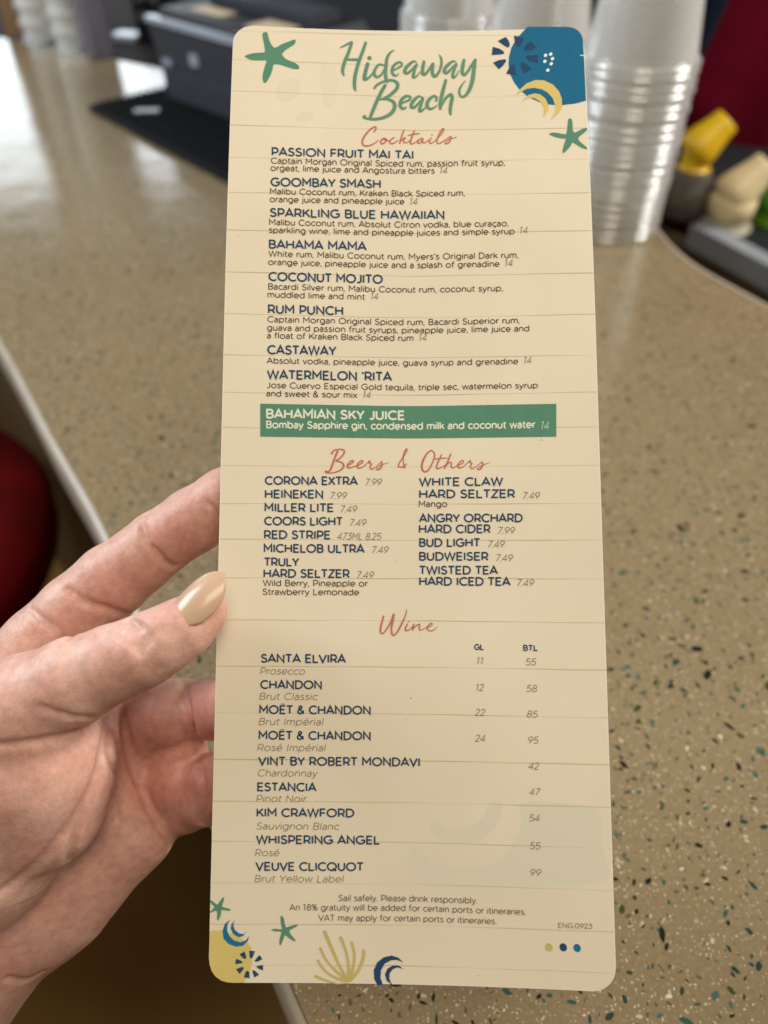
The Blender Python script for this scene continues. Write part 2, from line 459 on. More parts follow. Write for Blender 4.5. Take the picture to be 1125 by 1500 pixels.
bm = bmesh.new(); box(bm, M3, 0.135, 0.185, 0.014, 0.050, 0.0122, 0.0130); s = from_bm('sticker', bm, M_TAN, PRN)
bm = bmesh.new(); box(bm, PF, 0.060, 0.075, -0.0052, -0.0012, 0.038, 0.050); from_bm('button', bm, M_PRN3, PRN, bevel=0.0015)
bm = bmesh.new(); box(bm, PF, 0.005, 0.022, -0.0052, -0.0012, 0.030, 0.036); from_bm('lever', bm, M_PRN3, PRN, bevel=0.001)

# ---- card terminal / black machine left of the printer, and the grey screen back behind it
M_BLK = mat('black_plastic', (0.010, 0.012, 0.014), 0.6, 0.2)
MF = frame((-0.400, 1.42, 0.0), -0.25)
TM = empty('black_machine', (-0.30, 1.45, -0.0345), 'black upright machine with small round buttons behind the printer', 'machine')
bm = bmesh.new(); box(bm, MF, 0.0, 0.22, 0.0, 0.10, -0.0345, 0.060); from_bm('housing', bm, M_BLK, TM, bevel=0.006)
for q in ((0.016, 0.030), (0.040, 0.030), (0.016, 0.005), (0.045, -0.012)):
    bm = bmesh.new(); prism(bm, [(q[0] + .007 * math.cos(a), q[1] + .007 * math.sin(a)) for a in np.linspace(0, 2 * math.pi, 17)[:-1]], MF @ Matrix.Rotation(math.pi / 2, 4, 'X'), 0.0002, 0.004)
    from_bm('button', bm, mat('button_grey', (0.13, 0.14, 0.15), 0.4), TM, smooth=True)
SF = frame((0.01, 1.06, 0.0), -0.35)
SM = empty('screen', (0.05, 1.1, 0.0), 'dark grey back of a till screen behind the top edge of the menu', 'screen')
SF = frame((-0.125, 1.17, 0.0), -0.30)
bm = bmesh.new(); box(bm, SF, 0.0, 0.21, 0.0, 0.035, 0.035, 0.26); from_bm('casing', bm, M_PRN, SM, bevel=0.008)
bm = bmesh.new(); box(bm, SF, 0.075, 0.135, 0.036, 0.075, -0.02, 0.14); from_bm('stand', bm, M_PRN2, SM, bevel=0.004)
bm = bmesh.new(); box(bm, SF, 0.03, 0.18, 0.01, 0.13, -0.034, -0.021); from_bm('base', bm, M_PRN2, SM, bevel=0.004)
SHF = frame((0.0, 1.22, -0.40), -0.55)
SH = empty('back_shelf', (-0.2, 1.4, -0.40), 'dark shelf behind the bar carrying the machines', 'shelf')
bm = bmesh.new(); box(bm, frame((-0.42, 1.235, 0), -0.55), -0.9, 0.75, -0.015, 0.42, -0.062, -0.035); from_bm('shelf_top', bm, mat('shelf_dark', (0.030, 0.024, 0.020), 0.85, 0.1), SH, bevel=0.003)
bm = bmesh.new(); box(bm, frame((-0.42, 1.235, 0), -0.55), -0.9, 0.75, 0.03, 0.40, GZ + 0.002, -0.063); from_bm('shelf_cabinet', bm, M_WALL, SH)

# ---- clear plastic cups, nested mouth down in sleeves
M_CUP = bpy.data.materials.new('clear_plastic'); M_CUP.use_nodes = True
_nt = M_CUP.node_tree; _b = _nt.nodes['Principled BSDF']
_L, _N = _nt.links.new, _nt.nodes.new
def plastic(m, base, edge, rough, haze):
    nt = m.node_tree; L, N = nt.links.new, nt.nodes.new
    bb = nt.nodes['Principled BSDF']
    bb.inputs['Base Color'].default_value = (0.90, 0.89, 0.86, 1); bb.inputs['Roughness'].default_value = 0.6
    tr = N('ShaderNodeBsdfTranslucent'); tr.inputs[0].default_value = (0.92, 0.92, 0.88, 1)
    gl = N('ShaderNodeBsdfGlossy'); gl.inputs['Roughness'].default_value = rough; gl.inputs[0].default_value = (0.95, 0.95, 0.94, 1)
    tp = N('ShaderNodeBsdfTransparent')
    lw = N('ShaderNodeLayerWeight'); lw.inputs[0].default_value = 0.35
    pw = N('ShaderNodeMath'); pw.operation = 'POWER'; L(lw.outputs['Facing'], pw.inputs[0]); pw.inputs[1].default_value = 2.5
    f = N('ShaderNodeMath'); f.operation = 'MULTIPLY_ADD'; f.use_clamp = True; L(pw.outputs[0], f.inputs[0]); f.inputs[1].default_value = edge; f.inputs[2].default_value = base
    m1 = N('ShaderNodeMixShader'); m1.inputs[0].default_value = 0.5; L(tr.outputs[0], m1.inputs[1]); L(bb.outputs[0], m1.inputs[2])
    m2 = N('ShaderNodeMixShader'); m2.inputs[0].default_value = haze; L(gl.outputs[0], m2.inputs[1]); L(m1.outputs[0], m2.inputs[2])
    m3 = N('ShaderNodeMixShader'); L(f.outputs[0], m3.inputs[0]); L(tp.outputs[0], m3.inputs[1]); L(m2.outputs[0], m3.inputs[2])
    L(m3.outputs[0], nt.nodes['Material Output'].inputs['Surface'])
plastic(M_CUP, 0.10, 0.75, 0.10, 0.66)
M_RIM = bpy.data.materials.new('clear_plastic_rim'); M_RIM.use_nodes = True
plastic(M_RIM, 0.58, 0.4, 0.08, 0.50)
M_HAZY = bpy.data.materials.new('cloudy_plastic'); M_HAZY.use_nodes = True
plastic(M_HAZY, 0.70, 0.3, 0.15, 0.95)
def cup_mesh(r, hgt, mats=(M_CUP, M_RIM)):
    pr = [(r - 0.0004 + 0.0021 * math.cos(t), 0.0021 + 0.0021 * math.sin(t)) for t in np.linspace(-math.pi * .6, math.pi * .6, 8)]
    nr = len(pr)
    pr += [(r - 0.002, 0.0060)] + [(r - 0.002 - (r * 0.34) * t, 0.006 + (hgt - 0.008) * t) for t in (0.25, 0.5, 0.75, 1.0)]
    rb = pr[-1][0]
    pr += [(rb - 0.001, hgt), (rb - 0.006, hgt), (rb - 0.007, hgt - 0.003), (0.0005, hgt - 0.003)]
    v, f = lathe(pr, 48)
    me = bpy.data.meshes.new('cup'); me.from_pydata(v, [], f); me.materials.append(mats[0]); me.materials.append(mats[1])
    me.polygons.foreach_set('use_smooth', [True] * len(me.polygons))
    me.polygons.foreach_set('material_index', [1 if i < (nr - 1) * 48 else 0 for i in range(len(f))]); me.update()
    return me
CUP = cup_mesh(0.0450, 0.112)
rs = random.Random(3)
def sleeve(x, y, n, pitch, lab, grp, z0=0.0, lean=(0, 0), me=CUP):
    for k in range(n):
        o = bpy.data.objects.new('plastic_cup', me); COL.objects.link(o)
        o.location = (x + lean[0] * k + rs.uniform(-.0006, .0006), y + lean[1] * k + rs.uniform(-.0006, .0006), z0 + 0.0006 + k * pitch + (rs.uniform(-.0009, .0009) if k else 0))
        o.rotation_euler = (rs.uniform(-.012, .012) if k else 0, rs.uniform(-.012, .012) if k else 0, rs.uniform(0, 6.28))
        l = lab
        if k == n - 1: l = lab.replace('cup nested', 'topmost cup')
        tag(o, l, 'plastic cup', grp)
sleeve(0.200, 0.671, 20, 0.0069, 'clear plastic cup nested in the tall stack at right of the menu', 'clear plastic cups stacked right of the menu')
sleeve(0.136, 0.765, 19, 0.0069, 'clear plastic cup nested in the stack just behind the menu top right corner', 'clear plastic cups stacked behind the menu corner')
sleeve(0.062, 0.845, 19, 0.0069, 'clear plastic cup nested in the rearmost stack above the menu top edge', 'clear plastic cups stacked above the menu edge')
CUP2 = cup_mesh(0.0225, 0.080, (M_HAZY, M_HAZY))
g1, g2, g3, g4 = G(60, 60), G(107, 72), G(149, 82), G(24, 55)
sleeve(g1[0], g1[1], 12, 0.022, 'slim cloudy cup nested in the left one of two bright stacks at far left', 'slim cloudy cups in the left bright stack', me=CUP2)
sleeve(g2[0], g2[1], 12, 0.022, 'slim cloudy cup nested in the right one of two bright stacks at far left', 'slim cloudy cups in the right bright stack', me=CUP2)

# ---- far-left things at the back edge
T = empty('wooden_post', (g4[0], g4[1], 0.0005), 'tan wooden post at the far left beside the bright slim cup stacks', 'post')
bm = bmesh.new(); box(bm, frame((g4[0], g4[1], 0), 0.35), -0.013, 0.013, 0.0, 0.026, 0.0005, 0.50); from_bm('shaft', bm, mat('post_wood', (0.30, 0.18, 0.095), 0.5, noise=(30, .5, (0.24, 0.14, 0.07))), T, bevel=0.003)
T = empty('bottle', (g3[0], g3[1], 0.0), 'slim purple grey bottle right of the two bright slim cup stacks', 'bottle')
v, f = lathe([(0.0005, 0.0012), (0.018, 0.0012), (0.0205, 0.004), (0.0205, 0.15), (0.018, 0.175), (0.010, 0.205), (0.009, 0.26), (0.0005, 0.26)], 32, (g3[0], g3[1], 0.0))
mesh('glass', v, f, mat('bottle_glass', (0.16, 0.15, 0.20), 0.18, 0.7), T)
v, f = lathe([(0.0105, 0.262), (0.0105, 0.285), (0.0005, 0.285)], 24, (g3[0], g3[1], 0.0)); mesh('cap', v, f, mat('cap_grey', (0.3, 0.3, 0.34), 0.3), T)
g5 = G(180, 56, -0.03)  # pale strip added for the highlight along the back shelf edge
T = empty('shelf_edge_glint', (g5[0], g5[1], -0.0345), 'added pale strip for the shelf edge tray on the back shelf between bottle and black machine', 'glint')
bm = bmesh.new(); box(bm, frame((g5[0], g5[1], 0), -0.35), -0.022, 0.022, 0.0, 0.03, -0.0345, -0.026); from_bm('glint_strip', bm, mat('steel', (0.62, 0.66, 0.72), 0.4, metal=0.3), T, bevel=0.002)

# ---- service well behind the counter at right: steel ledge and capped pour jars
M_STEEL = mat('brushed_steel', (0.34, 0.37, 0.41), 0.45, metal=0.2, noise=(60, 0.3, (0.28, 0.30, 0.34)))
M_WELL = mat('well_steel_dark', (0.19, 0.150, 0.085), 0.5, noise=(14, 0.5, (0.15, 0.115, 0.065)))
WF = frame((0.381, 0.838, 0.0), math.atan2(-0.066, 0.0356))
WELL = empty('steel_ledge', (0.42, 0.84, -0.10), 'grey steel ledge of the service well behind the counter under the spouted jars', 'steel ledge')
bm = bmesh.new(); box(bm, WF, -0.22, 0.60, 0.012, 0.30, -0.100, -0.0925); from_bm('ledge_top', bm, M_PRN2, WELL, bevel=0.002)
bm = bmesh.new(); box(bm, WF, -0.03, 0.60, -0.012, 0.010, -0.112, -0.086); from_bm('front_lip', bm, M_STEEL, WELL, bevel=0.003)
bm = bmesh.new(); box(bm, WF, -0.22, 0.60, -0.20, -0.004, -0.34, -0.32); from_bm('well_floor', bm, M_WELL, WELL)
bm = bmesh.new(); box(bm, WF, -0.22, 0.60, 0.000, 0.010, -0.318, -0.114); from_bm('well_wall', bm, M_WELL, WELL)
def pour_jar(px, py, depth_y, colour, jar_col, lab, band=None, s=1.0, turn=0.0, neck=1.0):
    """jar with a screw collar, a swollen cap and a slanting open spout; (px, py) shows its collar"""
    d = ray(px, py); t = depth_y / d[1]; c = C0 + t * d
    T = empty('pour_jar', (c[0], c[1], -0.0915), lab, 'pour jar')
    mc = mat('spout_plastic', colour, 0.35); mj = mat('jar_plastic', jar_col, 0.30)
    z0, zc = -0.0915, c[2]
    v, f = lathe([(0.0005, z0), (0.030 * s, z0), (0.033 * s, z0 + 0.004), (0.033 * s, zc - 0.022 * s), (0.031 * s, zc - 0.012 * s), (0.026 * s, zc - 0.004 * s), (0.0255 * s, zc)], 36, (c[0], c[1], 0))
    j = mesh('jar', v, f, mj, T)
    if band:
        v, f = lathe([(0.0334 * s, zc - 0.048 * s), (0.0338 * s, zc - 0.047 * s), (0.0338 * s, zc - 0.020 * s), (0.0334 * s, zc - 0.019 * s)], 36, (c[0], c[1], 0)); mesh('label_band', v, f, mat('jar_label', band, 0.5, noise=(160, 1.0, tuple(q * .45 for q in band))), T)
    v, f = lathe([(0.0262 * s, zc - 0.002 * s), (0.029 * s * neck, zc), (0.030 * s * neck, zc + 0.010 * s), (0.030 * s * neck, zc + 0.020 * s), (0.024 * s * neck, zc + 0.027 * s), (0.0005, zc + 0.027 * s)], 36, (c[0], c[1], 0)); mesh('collar', v, f, mc, T)
    ax = Vector((math.cos(turn) * 0.66, math.sin(turn) * 0.66, 0.75)).normalized()
    b0 = Vector((c[0], c[1], zc + 0.020 * s)) - ax * 0.006 * s - Vector((math.cos(turn), math.sin(turn), 0)) * 0.006 * s
    L = [0.0, 0.004, 0.014, 0.026, 0.040, 0.052, 0.060, 0.062]
    Rr = [0.018, 0.027, 0.0285, 0.0260, 0.0225, 0.0198, 0.0188, 0.0176]
    v, f = tube([b0 + ax * q * s for q in L], [q * s for q in Rr], 28, True); mesh('spout', v, f, mc, T)
    return T
pour_jar(1016, 244, 0.90, (0.75, 0.47, 0.008), (0.10, 0.09, 0.08), 'dark jar with a bright yellow slanting pour spout beside the cups', band=(0.20, 0.18, 0.14), s=0.80, turn=0.10, neck=0.66)
pour_jar(1068, 312, 0.87, (0.80, 0.64, 0.36), (0.42, 0.38, 0.28), 'pale jar with a cream slanting pour spout at the steel ledge', band=(0.50, 0.46, 0.28), s=0.88, turn=0.10)
pour_jar(1140, 305, 0.88, (0.07, 0.24, 0.02), (0.10, 0.24, 0.01), 'jar with a leaf green pour spout at the right frame edge', s=0.80, turn=0.9)

# ---- red cloths (folded sheets with thickness)
M_RED = mat('red_cloth', (0.170, 0.005, 0.018), 0.9, 0.05, noise=(20, 0.5, (0.095, 0.004, 0.010)))
M_DRED = mat('dark_red_cover', (0.105, 0.002, 0.002), 0.8, 0.05, noise=(14, 0.8, (0.045, 0.001, 0.001)))
M_NAVYC = mat('navy_cloth', (0.010, 0.016, 0.028), 0.9, 0.05)
def cloth(name, x0, x1, z0, z1, y, amp, m, lab, cat, slope=0.0, tilt=0.0, seed=1):
    nx, nz = 60, 40; V, Fc = [], []
    for side in (0, 1):
        for i in range(nx + 1):
            for j in range(nz + 1):
                u, v = i / nx, j / nz
                x = x0 + (x1 - x0) * u + tilt * (1 - v)
                z = z0 + (z1 - z0) * v
                yy = y + slope * (x - x0) + amp * math.sin(u * 15 + 2.2 * v + seed) * (0.4 + 0.6 * (1 - v)) + 0.4 * amp * math.sin(u * 31 - 3 * v + 2 * seed) + side * 0.006
                V.append((x, yy, z))
    n = (nx + 1) * (nz + 1)
    for i in range(nx):
        for j in range(nz):
            a = i * (nz + 1) + j; b = a + 1; c = a + nz + 2; d = a + nz + 1
            Fc.append((a, d, c, b)); Fc.append((a + n, b + n, c + n, d + n))
    rim = [j for j in range(nz + 1)] + [i * (nz + 1) + nz for i in range(1, nx + 1)] + [nx * (nz + 1) + j for j in range(nz - 1, -1, -1)] + [i * (nz + 1) for i in range(nx - 1, 0, -1)]
    for i in range(len(rim)):
        a, b = rim[i], rim[(i + 1) % len(rim)]; Fc.append((a, b, b + n, a + n))
    o = mesh(name, V, Fc, m)
    return tag(o, lab, cat)
cloth('red_garment', 0.405, 1.20, -0.34, 0.40, 1.15, 0.022, M_RED, 'deep red garment hanging behind the yellow and cream spouts', 'garment', slope=-0.12, tilt=0.04)
cloth('navy_garment', 0.395, 0.478, -0.02, 0.40, 1.06, 0.008, M_NAVYC, 'dark navy cloth behind the top of the right cup stack', 'garment', seed=3, tilt=-0.10)
# ---- bar stool under the counter's edge at the left
SC_ = G(-318, 806, -0.36)
ST = empty('bar_stool', (SC_[0], SC_[1], GZ), 'bar stool with a dark red padded seat below the counter edge at left', 'bar stool')
v, f = lathe([(0.0005, -0.42), (0.285, -0.42), (0.296, -0.41), (0.299, -0.385), (0.288, -0.365), (0.25, -0.357), (0.12, -0.362), (0.0005, -0.364)], 64, (SC_[0], SC_[1], 0)); mesh('seat', v, f, M_DRED, ST)
for k in range(4):
    a = 0.1 + k * math.pi / 2
    v, f = tube([(SC_[0] + .10 * math.cos(a), SC_[1] + .10 * math.sin(a), -0.421), (SC_[0] + .13 * math.cos(a), SC_[1] + .13 * math.sin(a), GZ + 0.002)], [0.014, 0.012], 14); mesh('leg', v, f, M_BLK, ST)
ring_ = [(SC_[0] + .13 * math.cos(t), SC_[1] + .13 * math.sin(t), -0.82) for t in np.linspace(0, 2 * math.pi, 41)]
v, f = tube(ring_, [0.008] * 41, 10, False); mesh('foot_ring', v, f, M_STEEL, ST)

# ------------------------------------------------------------------ the menu card: a slightly bowed sheet held up in the air
CARD_X, CARD_HW = 7.5, 53.9
def S(X, Y):                    # depth (mm) of the card's front face at camera-space x, y (mm)
    X = np.asarray(X, float); Y = np.asarray(Y, float)
    u = (X - CARD_X) / 54.0
    c = np.interp(Y, [-130, -60, 0, 60, 150], [1.3, 1.3, 1.6, 2.2, 2.6])
    cu = np.where(Y > 50, 3.1 * ((Y - 50) / 95.0) ** 2, 0.0)
    return 213.9 + 0.11 * Y + cu + c * (1 - u * u)

def on_card(P, h=0.0):          # photograph pixels -> points on the card face, raised by h mm
    P = np.asarray(P, float)
    a = (P[:, 0] - CX) / F; b = (CY - P[:, 1]) / F
    z = np.full(len(P), 214.0)
    for _ in range(25): z = S(a * z, b * z)
    X, Y = a * z, b * z
    e = 0.05
    nx = (S(X + e, Y) - S(X - e, Y)) / (2 * e); ny = (S(X, Y + e) - S(X, Y - e)) / (2 * e)
    n = np.stack([nx, ny, -np.ones_like(nx)], 1); n /= np.linalg.norm(n, axis=1)[:, None]
    q = np.stack([X, Y, z], 1) + n * (h if np.isscalar(h) else np.asarray(h)[:, None])
    return w(q / 1000.0)

_cc = w(np.array([[7.5, 10.0, 216.5]]) / 1000.0)[0]
MENU = empty('menu_card', _cc, 'tall cream drinks menu card with rounded corners, held upright in the hand', 'menu')

def build_card():
    top, bot, rad = 150.1, -125.6, 6.3
    ys = [top]
    for k in range(1, 7): ys.append(top - rad + rad * math.cos(k / 6 * math.pi / 2))
    nrow = 70
    for k in range(1, nrow): ys.append(top - rad - (top - bot - 2 * rad) * k / nrow)
    for k in range(0, 7): ys.append(bot + rad - rad * math.sin(k / 6 * math.pi / 2))
    us = [-1.0, -1 + 0.22 / CARD_HW] + list(np.linspace(-1, 1, 41)[1:-1]) + [1 - 0.22 / CARD_HW, 1.0]
    nc = len(us) - 1
    P = []
    for y in ys:
        inset = 0.0
        for e in (top - rad - y, y - bot - rad):
            pass
        if y > top - rad: d = y - (top - rad); inset = rad - math.sqrt(max(rad * rad - d * d, 0))
        if y < bot + rad: d = (bot + rad) - y; inset = rad - math.sqrt(max(rad * rad - d * d, 0))
        hw = CARD_HW - inset
        sl = np.interp(y, [bot, top], [0.022, 0.008])
        for k in range(nc + 1):
            x = CARD_X + hw * us[k]
            yy = y - sl * (x - CARD_X)
            P.append((x, yy))
    P = np.array(P); n = len(P); nr = len(ys)
    z = S(P[:, 0], P[:, 1])
    front = np.stack([P[:, 0], P[:, 1], z], 1); back = front + np.array([0, -0.045, 0.40])
    fr, bk, sd = [], [], []
    for i in range(nr - 1):
        for k in range(nc):
            a, b2, c, d = i * (nc + 1) + k, i * (nc + 1) + k + 1, (i + 1) * (nc + 1) + k + 1, (i + 1) * (nc + 1) + k
            fr.append((a, d, c, b2)); bk.append((a + n, b2 + n, c + n, d + n))
    ring = [k for k in range(nc + 1)] + [i * (nc + 1) + nc for i in range(1, nr)] + \
           [(nr - 1) * (nc + 1) + k for k in range(nc - 1, -1, -1)] + [i * (nc + 1) for i in range(nr - 2, 0, -1)]
    for i in range(len(ring)):
        a, b2 = ring[i], ring[(i + 1) % len(ring)]
        sd.append((a, b2, b2 + n, a + n))
    V = w(np.concatenate([front, back]) / 1000.0)
    o = mesh('card', V, fr + bk + sd, M_CARD, MENU)
    o.data.materials.append(M_CARD_EDGE)
    for i in range(nr - 1):
        for k in range(nc):
            if i in (0, nr - 2) or k in (0, nc - 1): o.data.polygons[i * nc + k].material_index = 1
    for i in range(len(fr) + len(bk), len(o.data.polygons)):
        o.data.polygons[i].material_index = 1
        o.data.polygons[i].use_smooth = False
    try: o.data.set_sharp_from_angle(angle=0.8)
    except Exception: pass
build_card()

_T_Y = [48, 92, 182, 286, 403, 464, 515, 578, 627, 739, 792, 847, 910, 978, 1047, 1115, 1175, 1235, 1355]
_T_L = [.027, .042, .0336, .018, .026, .025, .0176, .018, .012, .004, .007, .004, .005, .006, .0065, .0067, .006, .005, .004]
_T_R = [0, -.01, -.0143, -.016, -.020, -.022, -.0150, -.020, -.015, -.004, -.002, .001, .012, .0157, .020, .021, .025, .031, .036]
def flow(x, y):                 # how far the print's level lines sink or rise at x, measured from x = 600
    x = np.asarray(x, float)
    l, r = np.interp(y, _T_Y, _T_L), np.interp(y, _T_Y, _T_R)
    g = np.linspace(280, 920, 321)
    t = np.clip((g - 540) / 120, 0, 1); t = t * t * (3 - 2 * t)
    s = l + (r - l) * t
    c = np.concatenate([[0], np.cumsum((s[1:] + s[:-1]) / 2 * (g[1] - g[0]))])
    return np.interp(x, g, c) - np.interp(600, g, c)

def ribbon(pts, width, closed=False):
    """pixel polyline with width(s) -> pixel vertices and quads"""
    P = np.asarray(pts, float)
    keep = [0]
    for i in range(1, len(P)):
        if np.hypot(*(P[i] - P[keep[-1]])) > 1e-3: keep.append(i)
    W = np.full(len(P), width, float) if np.isscalar(width) else np.asarray(width, float)
    P = P[keep]; W = W[keep]
    if closed and np.hypot(*(P[0] - P[-1])) < 1e-2: P = P[:-1]; W = W[:-1]
    n = len(P)
    if n < 2: return np.zeros((0, 2)), []
    d = np.roll(P, -1, 0) - P
    if not closed: d[-1] = d[-2]
    d /= np.maximum(np.hypot(d[:, 0], d[:, 1]), 1e-9)[:, None]
    dp = np.roll(d, 1, 0)
    if not closed: dp[0] = d[0]
    nn = np.stack([-d[:, 1], d[:, 0]], 1); np_ = np.stack([-dp[:, 1], dp[:, 0]], 1)
    m = nn + np_; ml = np.hypot(m[:, 0], m[:, 1])
    m = m / np.maximum(ml, 1e-6)[:, None]
    cosv = np.clip((m * nn).sum(1), 0.42, 1)
    off = m * (W / 2 / cosv)[:, None]
    V = np.concatenate([P + off, P - off])
    q = [(i, i + 1, n + i + 1, n + i) for i in range(n - 1)]
    if closed: q.append((n - 1, 0, n, 2 * n - 1))
    return V, q

class Print:                    # gathers pixel-space pieces, then lays them on the card as one mesh
    def __init__(self, h=0.06): self.V, self.Fc, self.Hh, self.h, self.k = [], [], [], h, 0
    def add(self, V, faces):
        if len(V) == 0: return
        o = sum(len(v) for v in self.V)
        self.V.append(np.asarray(V, float)); self.Fc += [tuple(o + i for i in f) for f in faces]
        self.Hh.append(np.full(len(V), self.h + 0.0035 * (self.k % 4))); self.k += 1
    def stroke(self, pts, width, closed=False): self.add(*ribbon(pts, width, closed))
    def fill(self, outline, maxlen=13):
        bm = bmesh.new()
        vs = [bm.verts.new((p[0], -p[1], 0)) for p in outline]
        n = len(vs)
        tri = geometry.tessellate_polygon([[Vector((p[0], -p[1], 0)) for p in outline]])
        for t in tri:
            try: bm.faces.new([vs[i] for i in t])
            except ValueError: pass
        for _ in range(6):
            long = [e for e in bm.edges if e.calc_length() > maxlen]
            if not long: break
            bmesh.ops.subdivide_edges(bm, edges=long, cuts=1)
            bmesh.ops.triangulate(bm, faces=bm.faces)
        bmesh.ops.recalc_face_normals(bm, faces=bm.faces)
        bm.verts.ensure_lookup_table(); bm.verts.index_update()
        V = [(v.co.x, -v.co.y) for v in bm.verts]
        Fs = [[v.index for v in f.verts] for f in bm.faces]
        bm.free(); self.add(V, Fs)
    def build(self, name, m, parent=None):
        P = np.concatenate(self.V); hh = np.concatenate(self.Hh)
        Q = on_card(P, hh)
        # turn every face towards the reader
        fs = []
        for f in self.Fc:
            a, b, c = P[f[0]], P[f[1]], P[f[2]]
            s = (b[0] - a[0]) * (c[1] - a[1]) - (b[1] - a[1]) * (c[0] - a[0])
            fs.append(f if s < 0 else f[::-1])
        return mesh(name, Q, fs, m, parent or MENU, False)

# ------------------------------------------------------------------ a monoline geometric alphabet (cap height 1)
def arc(cx, cy, rx, ry, a0, a1, n=None):
    n = n or max(4, int(abs(a1 - a0) / 14))
    return [(cx + rx * math.cos(math.radians(a0 + (a1 - a0) * i / n)), cy + ry * math.sin(math.radians(a0 + (a1 - a0) * i / n))) for i in range(n + 1)]
def sp(*p): return [tuple(q) for q in catmull(p, 5)]
X_ = 0.72
GL = {}
def g(ch, width, l, r, *strokes): GL[ch] = (width, l, r, strokes)
g('A', .84, .02, .02, [(0, 0), (.42, 1), (.84, 0)], [(.13, .30), (.71, .30)])
g('B', .60, .11, .07, [(0, 0), (0, 1), (.34, 1)] + arc(.34, .76, .22, .24, 90, -90) + [(0, .52)], [(.30, .52)] + arc(.34, .26, .26, .26, 90, -90) + [(0, 0)])
g('C', .80, .07, .05, arc(.48, .5, .48, .5, 47, 313))
g('D', .76, .11, .07, [(0, 0), (0, 1), (.28, 1)] + arc(.28, .5, .48, .5, 90, -90) + [(0, 0)])
g('E', .56, .11, .07, [(.56, 1), (0, 1), (0, 0), (.57, 0)], [(0, .51), (.50, .51)])
g('F', .54, .11, .05, [(.54, 1), (0, 1), (0, 0)], [(0, .49), (.49, .49)])
g('G', .86, .07, .09, arc(.48, .5, .48, .5, 48, 322) + [(.87, .22), (.87, .47), (.52, .47)])
g('H', .70, .11, .11, [(0, 0), (0, 1)], [(.70, 0), (.70, 1)], [(0, .51), (.70, .51)])
g('I', .0, .12, .12, [(0, 0), (0, 1)])
g('J', .44, .03, .10, [(.44, 1), (.44, .26)] + arc(.22, .26, .22, .26, 0, -140))
g('K', .64, .11, .03, [(0, 0), (0, 1)], [(.60, 1), (0, .36)], [(.22, .60), (.66, 0)])
g('L', .53, .11, .03, [(0, 1), (0, 0), (.53, 0)])
g('M', .82, .11, .11, [(0, 0), (0, 1), (.41, .36), (.82, 1), (.82, 0)])
g('N', .70, .11, .11, [(0, 0), (0, 1), (.70, 0), (.70, 1)])
g('O', .98, .07, .07, arc(.49, .5, .49, .5, 0, 360))
g('P', .58, .11, .05, [(0, 0), (0, 1), (.30, 1)] + arc(.30, .68, .28, .32, 90, -90) + [(0, .36)])
g('Q', .98, .07, .07, arc(.49, .5, .49, .5, 0, 360), [(.58, .28), (.96, -.07)])
g('R', .62, .11, .05, [(0, 0), (0, 1), (.32, 1)] + arc(.32, .69, .27, .31, 90, -90) + [(0, .38)], [(.32, .38), (.63, 0)])
g('S', .60, .06, .06, sp((.55, .86), (.45, .96), (.29, 1), (.12, .93), (.06, .76), (.13, .61), (.31, .52), (.50, .43), (.58, .26), (.50, .07), (.30, 0), (.13, .04), (0, .16)))
g('T', .68, .03, .03, [(0, 1), (.68, 1)], [(.34, 1), (.34, 0)])
g('U', .66, .10, .10, [(0, 1), (0, .35)] + arc(.33, .35, .33, .35, 180, 360) + [(.66, 1)])
g('V', .80, .02, .02, [(0, 1), (.40, 0), (.80, 1)])
g('W', 1.16, .03, .03, [(0, 1), (.29, 0), (.58, 1), (.87, 0), (1.16, 1)])
g('X', .70, .03, .03, [(0, 0), (.68, 1)], [(.02, 1), (.70, 0)])
g('Y', .72, .02, .02, [(0, 1), (.36, .42), (.72, 1)], [(.36, .42), (.36, 0)])
g('Z', .62, .06, .06, [(.02, 1), (.62, 1), (0, 0), (.63, 0)])
g('a', .46, .05, .09, [(.05, .62)] + sp((.05, .62), (.22, .715), (.38, .68), (.46, .50)) + [(.46, 0)], sp((.46, .40), (.26, .425), (.08, .37), (.01, .20), (.09, .03), (.24, 0), (.40, .07), (.46, .20)))
g('b', .62, .09, .06, [(0, 0), (0, 1.04)], arc(.31, .36, .31, .36, 0, 360))
g('c', .52, .06, .04, arc(.33, .36, .33, .36, 46, 314))
g('d', .62, .06, .09, [(.62, 0), (.62, 1.04)], arc(.31, .36, .31, .36, 0, 360))
g('e', .62, .06, .05, [(.01, .35), (.62, .35)] + arc(.31, .36, .31, .36, 2, 312))
g('f', .36, .03, .02, [(.38, 1.02)] + arc(.31, .83, .17, .20, 90, 180) + [(.14, 0)], [(0, X_), (.35, X_)])
g('g', .62, .06, .09, [(.62, X_), (.62, -.02)] + arc(.32, -.02, .30, .25, 0, -140), arc(.31, .36, .31, .36, 0, 360))
g('h', .52, .09, .08, [(0, 0), (0, 1.04)], [(0, .40)] + arc(.26, .43, .26, .29, 175, 0) + [(.52, 0)])
g('i', .0, .10, .10, [(0, 0), (0, X_)], [(0, .93), (0, 1.03)])
g('j', .10, .03, .10, [(.10, X_), (.10, -.08)] + arc(-.06, -.08, .16, .18, 0, -80), [(.10, .93), (.10, 1.03)])
g('k', .50, .09, .02, [(0, 0), (0, 1.04)], [(.46, X_), (0, .24)], [(.19, .44), (.52, 0)])
g('l', .0, .10, .10, [(0, 0), (0, 1.04)])
g('m', .88, .09, .08, [(0, 0), (0, X_)], [(0, .42)] + arc(.22, .45, .22, .27, 175, 0) + [(.44, 0)], [(.44, .42)] + arc(.66, .45, .22, .27, 175, 0) + [(.88, 0)])
g('n', .52, .09, .08, [(0, 0), (0, X_)], [(0, .40)] + arc(.26, .43, .26, .29, 175, 0) + [(.52, 0)])
